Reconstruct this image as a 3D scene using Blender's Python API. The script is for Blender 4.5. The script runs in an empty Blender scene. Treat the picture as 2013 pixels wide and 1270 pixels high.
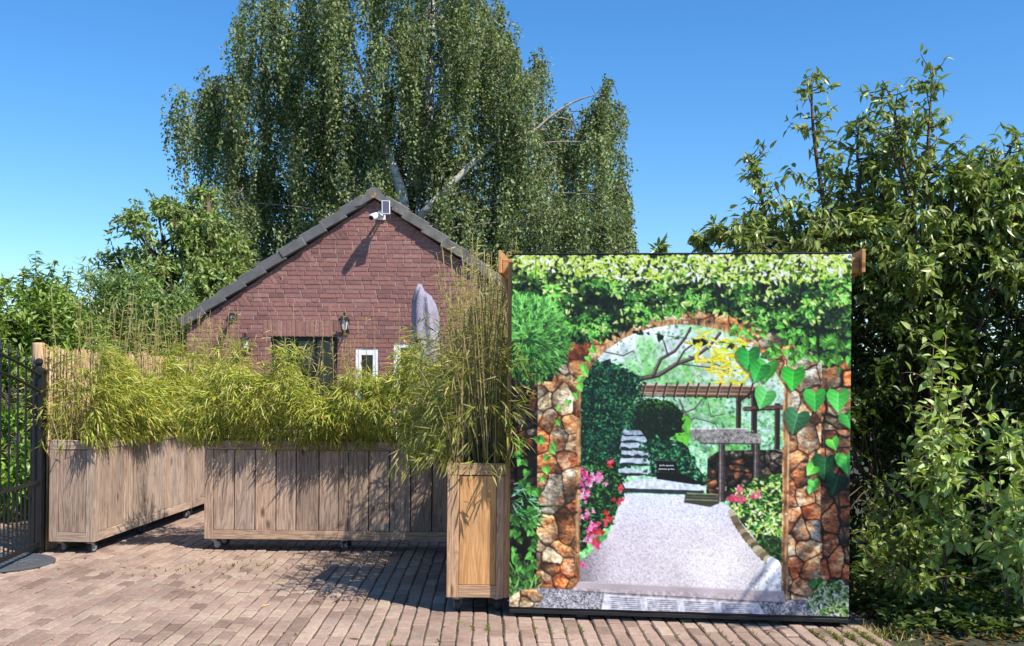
import bpy, math
import numpy as np
from mathutils import Vector, Matrix

S = bpy.context.scene
COL = S.collection
R = math.radians
rng = np.random.default_rng(11)
PRINT_GAIN = 1.0

# ------------------------------------------------------------------ camera
F, CX, HY, EYE, ROLL = 2000.0, 1006.5, 757.0, 1.52, R(0.5)
cd = bpy.data.cameras.new('camera')
cam = bpy.data.objects.new('camera', cd)
COL.objects.link(cam)
S.camera = cam
cd.sensor_fit = 'HORIZONTAL'
cd.sensor_width = 36.0
cd.lens = F / 2013.0 * 36.0
cd.shift_y = (HY - 635.0) / 2013.0
cd.clip_start, cd.clip_end = 0.05, 3000.0
cam.matrix_world = Matrix.Translation((0, 0, EYE)) @ Matrix.Rotation(R(90), 4, 'X') @ Matrix.Rotation(ROLL, 4, 'Z')

# ------------------------------------------------------------------ sky, sun, exposure
EL = R(52.0)
TO_SUN = Vector((0.768 * math.cos(EL), -0.640 * math.cos(EL), math.sin(EL))).normalized()
w = bpy.data.worlds.new('World')
S.world = w
w.use_nodes = True
wn = w.node_tree
bg = wn.nodes['Background']
sk = wn.nodes.new('ShaderNodeTexSky')
sk.sky_type = 'NISHITA'
sk.sun_disc = False
sk.sun_elevation = EL
sk.sun_rotation = math.atan2(TO_SUN.x, TO_SUN.y)
sk.air_density, sk.dust_density, sk.ozone_density = 1.0, 0.1, 6.0
hs = wn.nodes.new('ShaderNodeHueSaturation')
hs.inputs["Saturation"].default_value = 1.22
wn.links.new(sk.outputs[0], hs.inputs['Color'])
wn.links.new(hs.outputs[0], bg.inputs[0])
bg.inputs[1].default_value = 0.127
sl = bpy.data.lights.new('sun', 'SUN')
sl.energy = 5.0
sl.angle = R(0.53)
sl.color = (1.0, 0.955, 0.89)
so = bpy.data.objects.new('sun', sl)
COL.objects.link(so)
so.location = (8, -8, 14)
so.rotation_euler = (-TO_SUN).to_track_quat('-Z', 'Y').to_euler()
S.view_settings.view_transform = 'Standard'
S.view_settings.look = 'None'
S.view_settings.exposure = 0.62
S.view_settings.gamma = 1.0
S.view_settings.use_curve_mapping = False


def at(px, py, Y):
    """a point of the place at depth Y, from where it is seen in the photograph"""
    dx, dy = px - CX, HY - py
    c, s = math.cos(ROLL), math.sin(ROLL)
    x0, y0 = dx * c - dy * s, dx * s + dy * c
    return np.array([x0 / F * Y, Y, EYE + y0 / F * Y])


# ------------------------------------------------------------------ helpers: objects
def tag(o, label=None, cat=None, group=None, kind=None):
    if label: o['label'] = label
    if cat: o['category'] = cat
    if group: o['group'] = group
    if kind: o['kind'] = kind
    return o


def empty(name, loc=(0, 0, 0), rz=0.0):
    o = bpy.data.objects.new(name, None)
    COL.objects.link(o)
    o.location = loc
    o.rotation_euler = (0, 0, rz)
    o.empty_display_size = 0.1
    return o


def mesh(name, V, Fs, mat=None, cols=None, smooth=False):
    """Fs: list of int arrays (n,k), or a list of index tuples"""
    V = np.asarray(V, dtype=np.float32).reshape(-1, 3)
    me = bpy.data.meshes.new(name)
    groups = {}
    if len(Fs) and isinstance(Fs[0], np.ndarray) and Fs[0].ndim == 2:
        groups = [f for f in Fs if len(f)]
    else:
        for f in Fs:
            groups.setdefault(len(f), []).append(f)
        groups = [np.array(v) for v in groups.values()]
    loops = np.concatenate([g.ravel() for g in groups]).astype(np.int32)
    tot = np.concatenate([np.full(len(g), g.shape[1]) for g in groups]).astype(np.int32)
    start = np.concatenate([[0], np.cumsum(tot)[:-1]]).astype(np.int32)
    me.vertices.add(len(V)); me.vertices.foreach_set('co', V.ravel())
    me.loops.add(len(loops)); me.loops.foreach_set('vertex_index', loops)
    me.polygons.add(len(tot)); me.polygons.foreach_set('loop_start', start)
    me.polygons.foreach_set('loop_total', tot)
    me.polygons.foreach_set('use_smooth', np.full(len(tot), smooth))
    if cols is not None:
        a = me.color_attributes.new('Col', 'FLOAT_COLOR', 'POINT')
        c = np.ones((len(V), 4), np.float32); c[:, :3] = cols
        a.data.foreach_set('color', c.ravel())
    me.update(calc_edges=True)
    me.validate()
    if mat: me.materials.append(mat)
    return me


def obj(name, me, parent=None, loc=(0, 0, 0), rot=(0, 0, 0)):
    o = bpy.data.objects.new(name, me)
    COL.objects.link(o)
    o.location = loc
    o.rotation_euler = rot
    if parent: o.parent = parent
    return o


class MB:
    """collects pieces of one part"""
    def __init__(s): s.V = []; s.F = []; s.C = []; s.n = 0
    def add(s, V, Fs, col=None):
        V = np.asarray(V, float).reshape(-1, 3)
        s.V.append(V)
        s.F += [tuple(int(i) + s.n for i in f) for f in Fs]
        s.C.append(np.tile(np.array(col if col is not None else (1, 1, 1), float), (len(V), 1)))
        s.n += len(V)
        return s
    def mesh(s, name, mat, smooth=False, cols=False):
        return mesh(name, np.concatenate(s.V), s.F, mat, np.concatenate(s.C) if cols else None, smooth)
    def build(s, name, mat, parent=None, smooth=False, cols=False, loc=(0, 0, 0), rot=(0, 0, 0)):
        return obj(name, s.mesh(name, mat, smooth, cols), parent, loc, rot)


_CB = {}
def cbox(x0, x1, y0, y1, z0, z1, c=0.003):
    """box with chamfered edges: 24 vertices"""
    c = min(c, (x1 - x0) * .45, (y1 - y0) * .45, (z1 - z0) * .45)
    lo, hi = np.array([x0, y0, z0]), np.array([x1, y1, z1])
    if not _CB:
        cor, ins, idx = [], [], {}
        for sx in (0, 1):
            for sy in (0, 1):
                for sz in (0, 1):
                    for ax in range(3):
                        idx[(sx, sy, sz, ax)] = len(cor)
                        cor.append((sx, sy, sz))
                        ins.append([0 if k == ax else (1 if (sx, sy, sz)[k] == 0 else -1) for k in range(3)])
        Fs = []
        for ax in range(3):
            a, b = [k for k in range(3) if k != ax]
            for q in (0, 1):
                f = []
                for (u, v) in ((0, 0), (1, 0), (1, 1), (0, 1)):
                    t = [0, 0, 0]; t[ax] = q; t[a] = u; t[b] = v
                    f.append(idx[(*t, ax)])
                Fs.append(tuple(f))
            for u in (0, 1):
                for v in (0, 1):
                    t0 = [0, 0, 0]; t0[a] = u; t0[b] = v
                    t1 = list(t0); t1[ax] = 1
                    Fs.append((idx[(*t0, a)], idx[(*t0, b)], idx[(*t1, b)], idx[(*t1, a)]))
        for sx in (0, 1):
            for sy in (0, 1):
                for sz in (0, 1): Fs.append(tuple(idx[(sx, sy, sz, k)] for k in range(3)))
        cor, ins = np.array(cor, float), np.array(ins, float)
        U = cor + ins * .1
        out = []
        for f in Fs:
            P = U[list(f)]
            n = np.cross(P[1] - P[0], P[2] - P[0])
            out.append(f if np.dot(n, P.mean(0) - .5) >= 0 else f[::-1])
        _CB['c'], _CB['i'], _CB['f'] = cor, ins, out
    return lo + (hi - lo) * _CB['c'] + _CB['i'] * c, _CB['f']


def tube(path, rad, n=6, cap=True):
    P = np.asarray(path, float)
    rad = np.broadcast_to(np.asarray(rad, float), (len(P),))
    T = np.gradient(P, axis=0)
    T /= np.linalg.norm(T, axis=1)[:, None] + 1e-9
    ref = np.array([0.31, 0.95, 0.05]) if abs(T[0][2]) > .7 else np.array([0.05, 0.1, 1.0])
    V = []
    for p, t, r in zip(P, T, rad):
        a = np.cross(t, ref); a /= np.linalg.norm(a) + 1e-9
        b = np.cross(t, a)
        for k in range(n):
            g = 2 * math.pi * k / n
            V.append(p + r * (math.cos(g) * a + math.sin(g) * b))
    Fs = []
    for i in range(len(P) - 1):
        for k in range(n):
            k2 = (k + 1) % n
            Fs.append((i * n + k, i * n + k2, (i + 1) * n + k2, (i + 1) * n + k))
    if cap:
        Fs.append(tuple(range(n))[::-1]); Fs.append(tuple((len(P) - 1) * n + k for k in range(n)))
    return np.array(V), Fs


def lathe(prof, n=16, axis='z', c=(0, 0, 0)):
    V, Fs = [], []
    for (r, h) in prof:
        for k in range(n):
            g = 2 * math.pi * k / n
            p = (r * math.cos(g), r * math.sin(g), h)
            if axis == 'x': p = (p[2], p[0], p[1])
            if axis == 'y': p = (p[0], p[2], p[1])
            V.append(np.array(p) + c)
    for i in range(len(prof) - 1):
        for k in range(n):
            k2 = (k + 1) % n
            Fs.append((i * n + k, i * n + k2, (i + 1) * n + k2, (i + 1) * n + k))
    Fs.append(tuple(range(n))[::-1]); Fs.append(tuple((len(prof) - 1) * n + k for k in range(n)))
    return V, Fs


def prism(poly, y0, y1, c=0.004):
    """2-D polygon in x,z extruded from front y0 to back y1, front edge chamfered"""
    P = np.array(poly, float)
    ctr = P.mean(0)
    d = P - ctr
    ln = np.linalg.norm(d, axis=1)[:, None] + 1e-9
    inn = P - d / ln * np.minimum(c * 1.3, ln * .4)
    n = len(P)
    V = [(*p, 0) for p in inn] + [(*p, 0) for p in P] + [(*p, 0) for p in P]
    V = np.array([(v[0], y, v[1]) for v, y in zip(V, [y0] * n + [y0 + c] * n + [y1] * n)])
    Fs = [tuple(range(n))]
    for k in range(n):
        k2 = (k + 1) % n
        Fs.append((k, n + k, n + k2, k2)); Fs.append((n + k, 2 * n + k, 2 * n + k2, n + k2))
    a = np.cross(np.append(P[1] - P[0], 0), np.append(P[2] - P[1], 0))[2]
    if a < 0: Fs = [f[::-1] for f in Fs]
    return V, Fs


def clip(poly, a, b):
    """keep the part of poly left of the line a->b"""
    out = []
    a, b = np.array(a, float), np.array(b, float)
    d = b - a
    side = lambda p: d[0] * (p[1] - a[1]) - d[1] * (p[0] - a[0])
    for i in range(len(poly)):
        p, q = np.array(poly[i]), np.array(poly[(i + 1) % len(poly)])
        sp, sq = side(p), side(q)
        if sp >= 0: out.append(p)
        if (sp >= 0) != (sq >= 0): out.append(p + (q - p) * sp / (sp - sq))
    return out


def area(poly):
    p = np.array(poly)
    return 0.5 * abs(np.dot(p[:, 0], np.roll(p[:, 1], -1)) - np.dot(p[:, 1], np.roll(p[:, 0], -1)))


# ------------------------------------------------------------------ helpers: materials
def srgb(r, g, b):
    f = lambda v: (v / 255 / 12.92) if v / 255 <= .04045 else ((v / 255 + .055) / 1.055) ** 2.4
    return (f(r), f(g), f(b))


def newmat(name):
    m = bpy.data.materials.new(name)
    m.use_nodes = True
    nt = m.node_tree
    return m, nt, nt.nodes['Principled BSDF'], nt.nodes, nt.links


def ramp(nt, fac, stops):
    n = nt.nodes.new('ShaderNodeValToRGB')
    el = n.color_ramp.elements
    while len(el) < len(stops): el.new(0.5)
    for e, (p, c) in zip(el, stops):
        e.position = p; e.color = (*c, 1)
    if fac is not None: nt.links.new(fac, n.inputs[0])
    return n.outputs[0]


def noise(nt, scale, detail=4, rough=.55, vec=None, dist=0.0):
    n = nt.nodes.new('ShaderNodeTexNoise')
    n.inputs['Scale'].default_value = scale
    n.inputs['Detail'].default_value = detail
    n.inputs['Roughness'].default_value = rough
    n.inputs['Distortion'].default_value = dist
    if vec is not None: nt.links.new(vec, n.inputs['Vector'])
    return n.outputs[0]


def mix(nt, a, b, fac, mode='MIX'):
    n = nt.nodes.new('ShaderNodeMix')
    n.data_type = 'RGBA'; n.blend_type = mode
    for s, v in ((n.inputs[0], fac), (n.inputs[6], a), (n.inputs[7], b)):
        if hasattr(v, 'is_linked'): nt.links.new(v, s)
        elif isinstance(v, (int, float)): s.default_value = v
        else: s.default_value = (*v, 1)
    return n.outputs[2]


def bump(nt, bs, h, strength=.3, dist=.005):
    n = nt.nodes.new('ShaderNodeBump')
    n.inputs['Strength'].default_value = strength
    n.inputs['Distance'].default_value = dist
    nt.links.new(h, n.inputs['Height'])
    nt.links.new(n.outputs[0], bs.inputs['Normal'])


def coords(nt, scale=(1, 1, 1), rand=True, kind='Object'):
    tc = nt.nodes.new('ShaderNodeTexCoord')
    v = tc.outputs[kind]
    if rand:
        oi = nt.nodes.new('ShaderNodeObjectInfo')
        mu = nt.nodes.new('ShaderNodeVectorMath'); mu.operation = 'SCALE'
        mu.inputs[0].default_value = (31.7, 17.3, 23.9)
        nt.links.new(oi.outputs['Random'], mu.inputs['Scale'])
        ad = nt.nodes.new('ShaderNodeVectorMath'); ad.operation = 'ADD'
        nt.links.new(v, ad.inputs[0]); nt.links.new(mu.outputs[0], ad.inputs[1])
        v = ad.outputs[0]
    mp = nt.nodes.new('ShaderNodeMapping')
    mp.inputs['Scale'].default_value = scale
    nt.links.new(v, mp.inputs['Vector'])
    return mp.outputs[0]


def objrand(nt):
    return nt.nodes.new('ShaderNodeObjectInfo').outputs['Random']


def attr(nt, name='Col'):
    n = nt.nodes.new('ShaderNodeAttribute'); n.attribute_name = name
    return n


def plain(name, col, rough=.6, metal=0.0, var=.25, scale=12, bmp=0.0):
    m, nt, bs, N, L = newmat(name)
    f = noise(nt, scale, 5, .6, coords(nt, (1, 1, 1)))
    c0 = tuple(v * (1 - var) for v in col); c1 = tuple(min(1, v * (1 + var)) for v in col)
    L.new(ramp(nt, f, [(.3, c0), (.7, c1)]), bs.inputs['Base Color'])
    bs.inputs['Roughness'].default_value = rough
    bs.inputs['Metallic'].default_value = metal
    if bmp: bump(nt, bs, f, bmp, .01)
    return m


def wood(name, axis, light, dark, tint=.8):
    m, nt, bs, N, L = newmat(name)
    sc = [11.0, 11.0, 11.0]; sc['xyz'.index(axis)] = 0.75
    v = coords(nt, sc)
    med = noise(nt, 1.5, 3, .5, v, 2.2)
    wvn = N.new('ShaderNodeMath'); wvn.operation = 'SINE'
    mul = N.new('ShaderNodeMath'); mul.operation = 'MULTIPLY'; mul.inputs[1].default_value = 26.0
    L.new(med, mul.inputs[0]); L.new(mul.outputs[0], wvn.inputs[0])
    rings = N.new('ShaderNodeMapRange'); rings.inputs[1].default_value = -1; rings.inputs[2].default_value = 1
    L.new(wvn.outputs[0], rings.inputs[0])
    fine = noise(nt, 5.5, 6, .65, v, .3)
    broad = noise(nt, 1.6, 3, .5, coords(nt, (1.5, 1.5, 1.5)))
    fine2 = noise(nt, 16, 4, .6, v)
    g = mix(nt, mix(nt, rings.outputs[0], fine, .7), fine2, .35)
    base = ramp(nt, g, [(.3, dark), (.5, tuple((a * .45 + b * .55) for a, b in zip(dark, light))), (.68, light)])
    # knots
    sk_ = [6.5, 6.5, 6.5]; sk_['xyz'.index(axis)] = 2.6
    vo = N.new('ShaderNodeTexVoronoi'); vo.inputs['Scale'].default_value = 1.0
    L.new(coords(nt, sk_), vo.inputs['Vector'])
    kn = ramp(nt, vo.outputs['Distance'], [(.0, (0, 0, 0)), (.09, (.3, .3, .3)), (.16, (1, 1, 1))])
    base = mix(nt, tuple(d * .45 for d in dark), base, kn)
    hue = ramp(nt, objrand(nt), [(0, (.78, .74, .72)), (.35, (1.0, .95, .9)), (.7, (1.12, 1.12, 1.14)), (1, (1.25, 1.1, .92))])
    base = mix(nt, base, hue, tint, 'MULTIPLY')
    base = mix(nt, base, ramp(nt, broad, [(.3, (.72, .72, .74)), (.7, (1.15, 1.12, 1.08))]), .7, 'MULTIPLY')
    L.new(base, bs.inputs['Base Color'])
    bs.inputs['Roughness'].default_value = .78
    bs.inputs['Specular IOR Level'].default_value = .25
    bump(nt, bs, fine, .22, .002)
    return m


def leafmat(name, trans=.32, rough=.42, spec=.4):
    m, nt, bs, N, L = newmat(name)
    a = attr(nt)
    L.new(a.outputs['Color'], bs.inputs['Base Color'])
    bs.inputs['Roughness'].default_value = rough
    bs.inputs['Specular IOR Level'].default_value = spec
    tr = N.new('ShaderNodeBsdfTranslucent')
    tc = mix(nt, a.outputs['Color'], (.86, 1.0, .3), 1.0, 'MULTIPLY')
    tc2 = mix(nt, tc, (1.35, 1.35, 1.35), 1.0, 'MULTIPLY')
    L.new(tc2, tr.inputs['Color'])
    ms = N.new('ShaderNodeMixShader'); ms.inputs[0].default_value = trans
    L.new(bs.outputs[0], ms.inputs[1]); L.new(tr.outputs[0], ms.inputs[2])
    L.new(ms.outputs[0], N['Material Output'].inputs['Surface'])
    return m


PAVER = [(0, srgb(138, 116, 104)), (.12, srgb(158, 135, 121)), (.4, srgb(178, 154, 138)), (.65, srgb(171, 145, 131)),
         (.88, srgb(186, 165, 146)), (1, srgb(156, 136, 124))]
BRICK = [(0, srgb(132, 94, 90)), (.25, srgb(148, 105, 98)), (.55, srgb(157, 111, 103)), (.8, srgb(147, 105, 101)), (1, srgb(164, 122, 113))]


def masonry(name, pal, per_object, rough=.9, wear=.3, light=1.0):
    m, nt, bs, N, L = newmat(name)
    if per_object: f = objrand(nt)
    else:
        sp = N.new('ShaderNodeSeparateColor'); L.new(attr(nt).outputs['Color'], sp.inputs[0]); f = sp.outputs[0]
    base = ramp(nt, f, [(p, tuple(v * light for v in c)) for p, c in pal])
    v = coords(nt, (1, 1, 1), False, 'Object') if not per_object else coords(nt, (1, 1, 1), True)
    n1 = noise(nt, 22, 5, .65, v); n2 = noise(nt, 110, 3, .6, v)
    geo = N.new('ShaderNodeNewGeometry')
    n3 = noise(nt, 1.3, 4, .6, geo.outputs['Position'])
    base = mix(nt, base, ramp(nt, n1, [(.3, (.72, .7, .68)), (.7, (1.2, 1.18, 1.16))]), .75, 'MULTIPLY')
    base = mix(nt, base, ramp(nt, n2, [(.3, (.75, .75, .75)), (.7, (1.15, 1.15, 1.15))]), .6, 'MULTIPLY')
    base = mix(nt, base, ramp(nt, n3, [(.35, (.78, .75, .72)), (.65, (1.08, 1.08, 1.06))]), wear * 2, 'MULTIPLY')
    L.new(base, bs.inputs['Base Color'])
    bs.inputs['Roughness'].default_value = rough
    bs.inputs['Specular IOR Level'].default_value = .2
    bump(nt, bs, n1, .6, .006)
    return m


M = {}
GREY_L, GREY_D = srgb(188, 167, 148), srgb(116, 97, 82)
for ax in 'xyz':
    M['wood_' + ax] = wood('weathered_larch_' + ax, ax, GREY_L, GREY_D)
    M['brown_' + ax] = wood('brown_larch_' + ax, ax, srgb(184, 160, 140), srgb(112, 92, 78))
    M['tan_' + ax] = wood('tan_larch_' + ax, ax, srgb(206, 172, 138), srgb(146, 112, 84))
    M['warm_' + ax] = wood('warm_larch_' + ax, ax, srgb(216, 168, 114), srgb(168, 118, 72), .25)
M['paver'] = masonry('clay_paver', PAVER, True, wear=.45, light=.84)
M['paver_far'] = masonry('clay_paver_far', PAVER, False, wear=.45, light=.84)
M['brick'] = masonry('red_brick', BRICK, True)
M['brick_all'] = masonry('red_brick_rest', BRICK, False)
M['mortar'] = plain('mortar', srgb(176, 156, 147), .95, 0, .2, 30, .3)
M['metal'] = plain('zinc', srgb(150, 152, 156), .38, .8, .2, 20)
M['rubber'] = plain('rubber', srgb(46, 46, 48), .7, 0, .25, 20)
M['hub'] = plain('grey_plastic', srgb(150, 152, 152), .5, 0, .15)
M['iron'] = plain('black_iron', (.012, .012, .013), .45, .2, .3)
M['black'] = plain('black_paint', (.01, .01, .011), .5, 0, .2)
M['white'] = plain('white_paint', (.8, .8, .78), .45, 0, .05)
M['tile'] = plain('concrete_tile', srgb(96, 94, 94), .85, 0, .22, 9, .2)
M['soil'] = plain('soil', srgb(64, 48, 36), .95, 0, .4, 40, .5)
M['liner'] = plain('dark_liner', (.02, .018, .016), .9)
M['leaf'] = leafmat('leaf')
M['leaf_shiny'] = leafmat('leaf_glossy', .28, .5, .25)
M['leaf_pear'] = leafmat('leaf_pear', .28, .38, .5)
M['leaf_big'] = leafmat('leaf_broad', .3, .4, .35)
M['bamboo_leaf'] = leafmat('bamboo_leaf', .35, .45, .35)
M['bark'] = plain('bark', srgb(92, 76, 62), .9, 0, .4, 30, .4)
M['culm'] = plain('bamboo_culm', srgb(150, 132, 82), .55, 0, .35, 6)
M['twig'] = plain('twig', srgb(120, 102, 82), .85, 0, .3, 20)

# ------------------------------------------------------------------ helpers: foliage
def unit(v): return v / (np.linalg.norm(v, axis=-1, keepdims=True) + 1e-9)


def vary(col, n, r=rng, amt=.25, hue=.12):
    k = 1 + amt * r.standard_normal((n, 1)).clip(-2, 2)
    h = 1 + hue * r.standard_normal((n, 3)).clip(-2, 2) * np.array([1, .35, .8])
    return np.clip(np.array(col)[None] * k * h, .002, .95)


def leaf_mesh(name, P, D, L, W, cols, mat, style='four', droop=.25, fold=.25, r=rng, up=None):
    n = len(P)
    D = unit(D)
    ref = unit(np.array([0, 0, 1.0])[None] + .55 * r.standard_normal((n, 3))) if up is None else up
    Sd = unit(np.cross(D, ref)); Nn = np.cross(Sd, D)
    L = np.broadcast_to(np.asarray(L, float), (n,))[:, None]; W = np.broadcast_to(np.asarray(W, float), (n,))[:, None]
    dr = np.broadcast_to(np.asarray(droop, float), (n,))[:, None]
    base = np.arange(n)[:, None]
    sp = lambda t: P + D * L * t - Nn * dr * L * t * t
    if style == 'four':
        m = sp(.45)
        V = np.stack([P, m + Sd * W * .5 + Nn * W * fold, sp(1), m - Sd * W * .5 + Nn * W * fold], 1)
        k = 4; Fs = [base * 4 + np.array([0, 1, 2]), base * 4 + np.array([0, 2, 3])]
    elif style == 'six':
        a, b = sp(.3), sp(.66)
        V = np.stack([P, a + Sd * W * .5, a - Sd * W * .5, b + Sd * W * .42, b - Sd * W * .42, sp(1)], 1)
        k = 6; Fs = [base * 6 + np.array([0, 1, 2]), base * 6 + np.array([1, 3, 4, 2]), base * 6 + np.array([3, 5, 4])]
    else:
        a, b = sp(.28), sp(.62)
        V = np.stack([P, a, b, sp(1), a + Sd * W * .5 + Nn * W * fold, a - Sd * W * .5 + Nn * W * fold,
                      b + Sd * W * .4 + Nn * W * fold * .8, b - Sd * W * .4 + Nn * W * fold * .8], 1)
        k = 8
        Fs = [base * 8 + np.array(f) for f in ((0, 4, 1), (0, 1, 5), (2, 6, 3), (2, 3, 7))]
        Fs += [base * 8 + np.array(f) for f in ((1, 4, 6, 2), (1, 2, 7, 5))]
    return mesh(name, V.reshape(-1, 3), Fs, mat, np.repeat(cols, k, axis=0))


def twigs_to_leaves(B, D, n_per, length, L, r=rng, spread=.9, sag=.25):
    """leaves along short twigs that start at B and run along D"""
    n = len(B)
    D = unit(D)
    t = (np.arange(n_per) + r.random((n, n_per))) / n_per
    ln = (length * (.6 + .8 * r.random(n)))[:, None]
    P = B[:, None] + D[:, None] * (t * ln)[..., None]
    P[..., 2] -= sag * (t * ln) ** 2 / np.maximum(ln, 1e-6)
    d = unit(D[:, None] * .7 + spread * r.standard_normal((n, n_per, 3)))
    d[..., 2] -= .25
    return P.reshape(-1, 3), unit(d.reshape(-1, 3))


def in_ellipsoid(n, c, rad, r=rng, shell=.0):
    u = unit(r.standard_normal((n, 3)))
    q = (shell ** 3 + (1 - shell ** 3) * r.random((n, 1))) ** (1 / 3)
    return np.array(c) + u * q * np.array(rad), u


def curve(a, b, bend=(0, 0, 0), n=7):
    a, b, bend = map(np.array, (a, b, bend))
    t = np.linspace(0, 1, n)[:, None]
    return a + (b - a) * t + bend * (4 * t * (1 - t))


# ================================================================== THE SETTING
# ground sheet to the horizon
m, nt, bs, N, L = newmat('ground_soil')
g1 = noise(nt, .35, 6, .6, coords(nt, (1, 1, 1), False)); g2 = noise(nt, 25, 5, .7, coords(nt, (1, 1, 1), False))
c = ramp(nt, g1, [(.35, srgb(52, 43, 33)), (.6, srgb(52, 58, 34))])
c = mix(nt, c, ramp(nt, g2, [(.3, (.5, .5, .5)), (.7, (1.4, 1.35, 1.3))]), .8, 'MULTIPLY')
L.new(c, bs.inputs['Base Color']); bs.inputs['Roughness'].default_value = .95
bump(nt, bs, g2, .6, .02)
gx = np.concatenate([[-1200, -200, -40], np.linspace(-12, 12, 25), [40, 200, 1200]])
gy = np.concatenate([[-600, -60], np.linspace(-4, 36, 41), [80, 300, 1500]])
gv = np.array([(x, y, -.03 + (0.02 * math.sin(x * 1.7) * math.cos(y * 1.3) if x > 2.6 and y < 36 else 0)) for y in gy for x in gx])
nx = len(gx)
gf = [(j * nx + i, j * nx + i + 1, (j + 1) * nx + i + 1, (j + 1) * nx + i) for j in range(len(gy) - 1) for i in range(nx - 1)]
tag(obj('ground', mesh('ground', gv, gf, m)), kind='structure')

# clay paving: a sand bed and the pavers on it
m, nt, bs, N, L = newmat('jointing_sand')
g1 = noise(nt, 2.2, 5, .6, coords(nt, (1, 1, 1), False)); g2 = noise(nt, 60, 3, .6, coords(nt, (1, 1, 1), False))
c = ramp(nt, g1, [(.5, srgb(74, 58, 46)), (.66, srgb(84, 84, 42))])
c = mix(nt, c, ramp(nt, g2, [(.3, (.6, .6, .6)), (.7, (1.3, 1.3, 1.3))]), .8, 'MULTIPLY')
L.new(c, bs.inputs['Base Color']); bs.inputs['Roughness'].default_value = .95
PX0, PX1, PY0, PY1 = -6.2, 2.32, 4.6, 13.3
paving = obj('paving', mesh('paving', [(PX0, PY0, -.012), (PX1, PY0, -.012), (PX1, PY1, -.012), (PX0, PY1, -.012)], [(0, 1, 2, 3)], m))
tag(paving, kind='structure')
BW, BL = .096, .192                      # pitch across and along
r = np.random.default_rng(3)
cells = []
skew = -0.022
for i in range(int((PX1 - PX0) / BW) + 8):
    xo = PX0 + i * BW + .2
    for j in range(int((PY1 - PY0) / BL) + 1):
        y = PY0 + (j + .5 * (i % 2)) * BL + BL * .5 + r.normal(0, .003)
        x = xo + skew * (y - PY0) + .006 * math.sin(y * 1.1 + i * .05) + r.normal(0, .0015)
        if PX0 < x < PX1 - .05 + .06 * math.sin(y * 3) and y < PY1 - .15:
            px, py = CX + x / y * F, HY + EYE / y * F
            vis = 0 < px < 2013 and py < 1285
            hid = (y > 9.1 and x > -2.8) or (6.75 < y and x > -.45) or x < -4.1
            cells.append((x, y, vis and not hid))
pv = [mesh('paver', *cbox(-BW * .5 + .004 + d[0], BW * .5 - .004 + d[1], -BL * .5 + .004 + d[2], BL * .5 - .004 + d[3], -.06, 0, .008), M['paver'])
      for d in r.normal(0, .0012, (8, 4))]
order = sorted(range(len(cells)), key=lambda k: (not cells[k][2], cells[k][1]))
near = set(order[:300])
rest = MB()
for k, (x, y, vis) in enumerate(cells):
    z = r.normal(0, .0024) + .003 * math.sin(x * 2.1) * math.cos(y * 1.7)
    rz = r.normal(0, .008) + math.atan(-skew)
    tx, ty = r.normal(0, .010), r.normal(0, .014)
    if k in near:
        obj('paver', pv[r.integers(8)], paving, (x, y, z), (tx, ty, rz))
    else:
        V, Fs = cbox(-BW * .5 + .004, BW * .5 - .004, -BL * .5 + .004, BL * .5 - .004, -.06, 0, .008)
        V = V + np.array([0, 0, 1]) * (V[:, :1] * -ty + V[:, 1:2] * tx)
        cz, sz = math.cos(rz), math.sin(rz)
        V = np.stack([V[:, 0] * cz - V[:, 1] * sz + x, V[:, 0] * sz + V[:, 1] * cz + y, V[:, 2] + z], 1)
        rest.add(V, Fs, (r.random(),) * 3)
tag(rest.build('pavers', M['paver_far'], paving, cols=True), kind='stuff')

# moss and weeds in the joints
P, D = [], []
for (cx_, cy_, n_, sp) in ((-2.05, 8.35, 46, .3), (-2.9, 8.1, 14, .3), (-.2, 6.35, 14, .12), (.35, 6.3, 10, .1), (1.3, 6.2, 16, .2), (2.1, 6.2, 120, .14), (2.2, 5.9, 60, .1), (-1.0, 5.9, 12, .4)):
    p = np.array([cx_, cy_, 0]) + r.standard_normal((n_, 3)) * np.array([sp, sp * .6, 0])
    p[:, 0] = np.round((p[:, 0] - PX0 - .2 - skew * (p[:, 1] - PY0)) / BW - .5) * BW + BW * .5 + PX0 + .2 + skew * (p[:, 1] - PY0)
    P.append(p); D.append(np.stack([r.normal(0, .5, n_), r.normal(0, .5, n_), np.ones(n_)], 1))
P = np.concatenate(P); D = np.concatenate(D)
P = np.repeat(P, 4, 0); D = np.repeat(D, 4, 0) + r.standard_normal((len(P), 3)) * .5
wl = leaf_mesh('joint_weeds', P, D, .02 + .02 * r.random(len(P)), .006, vary(srgb(120, 128, 50), len(P)), M['leaf'], 'four')
tag(obj('joint_weeds', wl), 'small green weeds and moss growing in the paver joints', 'weeds', kind='stuff')

# ================================================================== HOUSE
GY = 13.3                                   # plane of the gable
AX, AZ = -1.815, 3.93                       # apex of the brickwork
SL = .70                                    # slope of the roof
TH = math.atan(SL)
WL, WR = -4.26, 0.63
house = empty('brick_house', (AX, GY, 0))
tag(house, 'low red brick outbuilding with a pitched gable and grey verge tiles', 'house')
lx = lambda x: x - AX                        # house-local x
zl = lambda x: AZ - SL * abs(x)              # local roof line
hw0, hw1 = WL - AX, WR - AX
WIN = [(-3.16, -2.29, .9, 2.13), (-2.05, -1.75, .55, 1.97), (-1.55, -1.24, .75, 2.08)]
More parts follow.
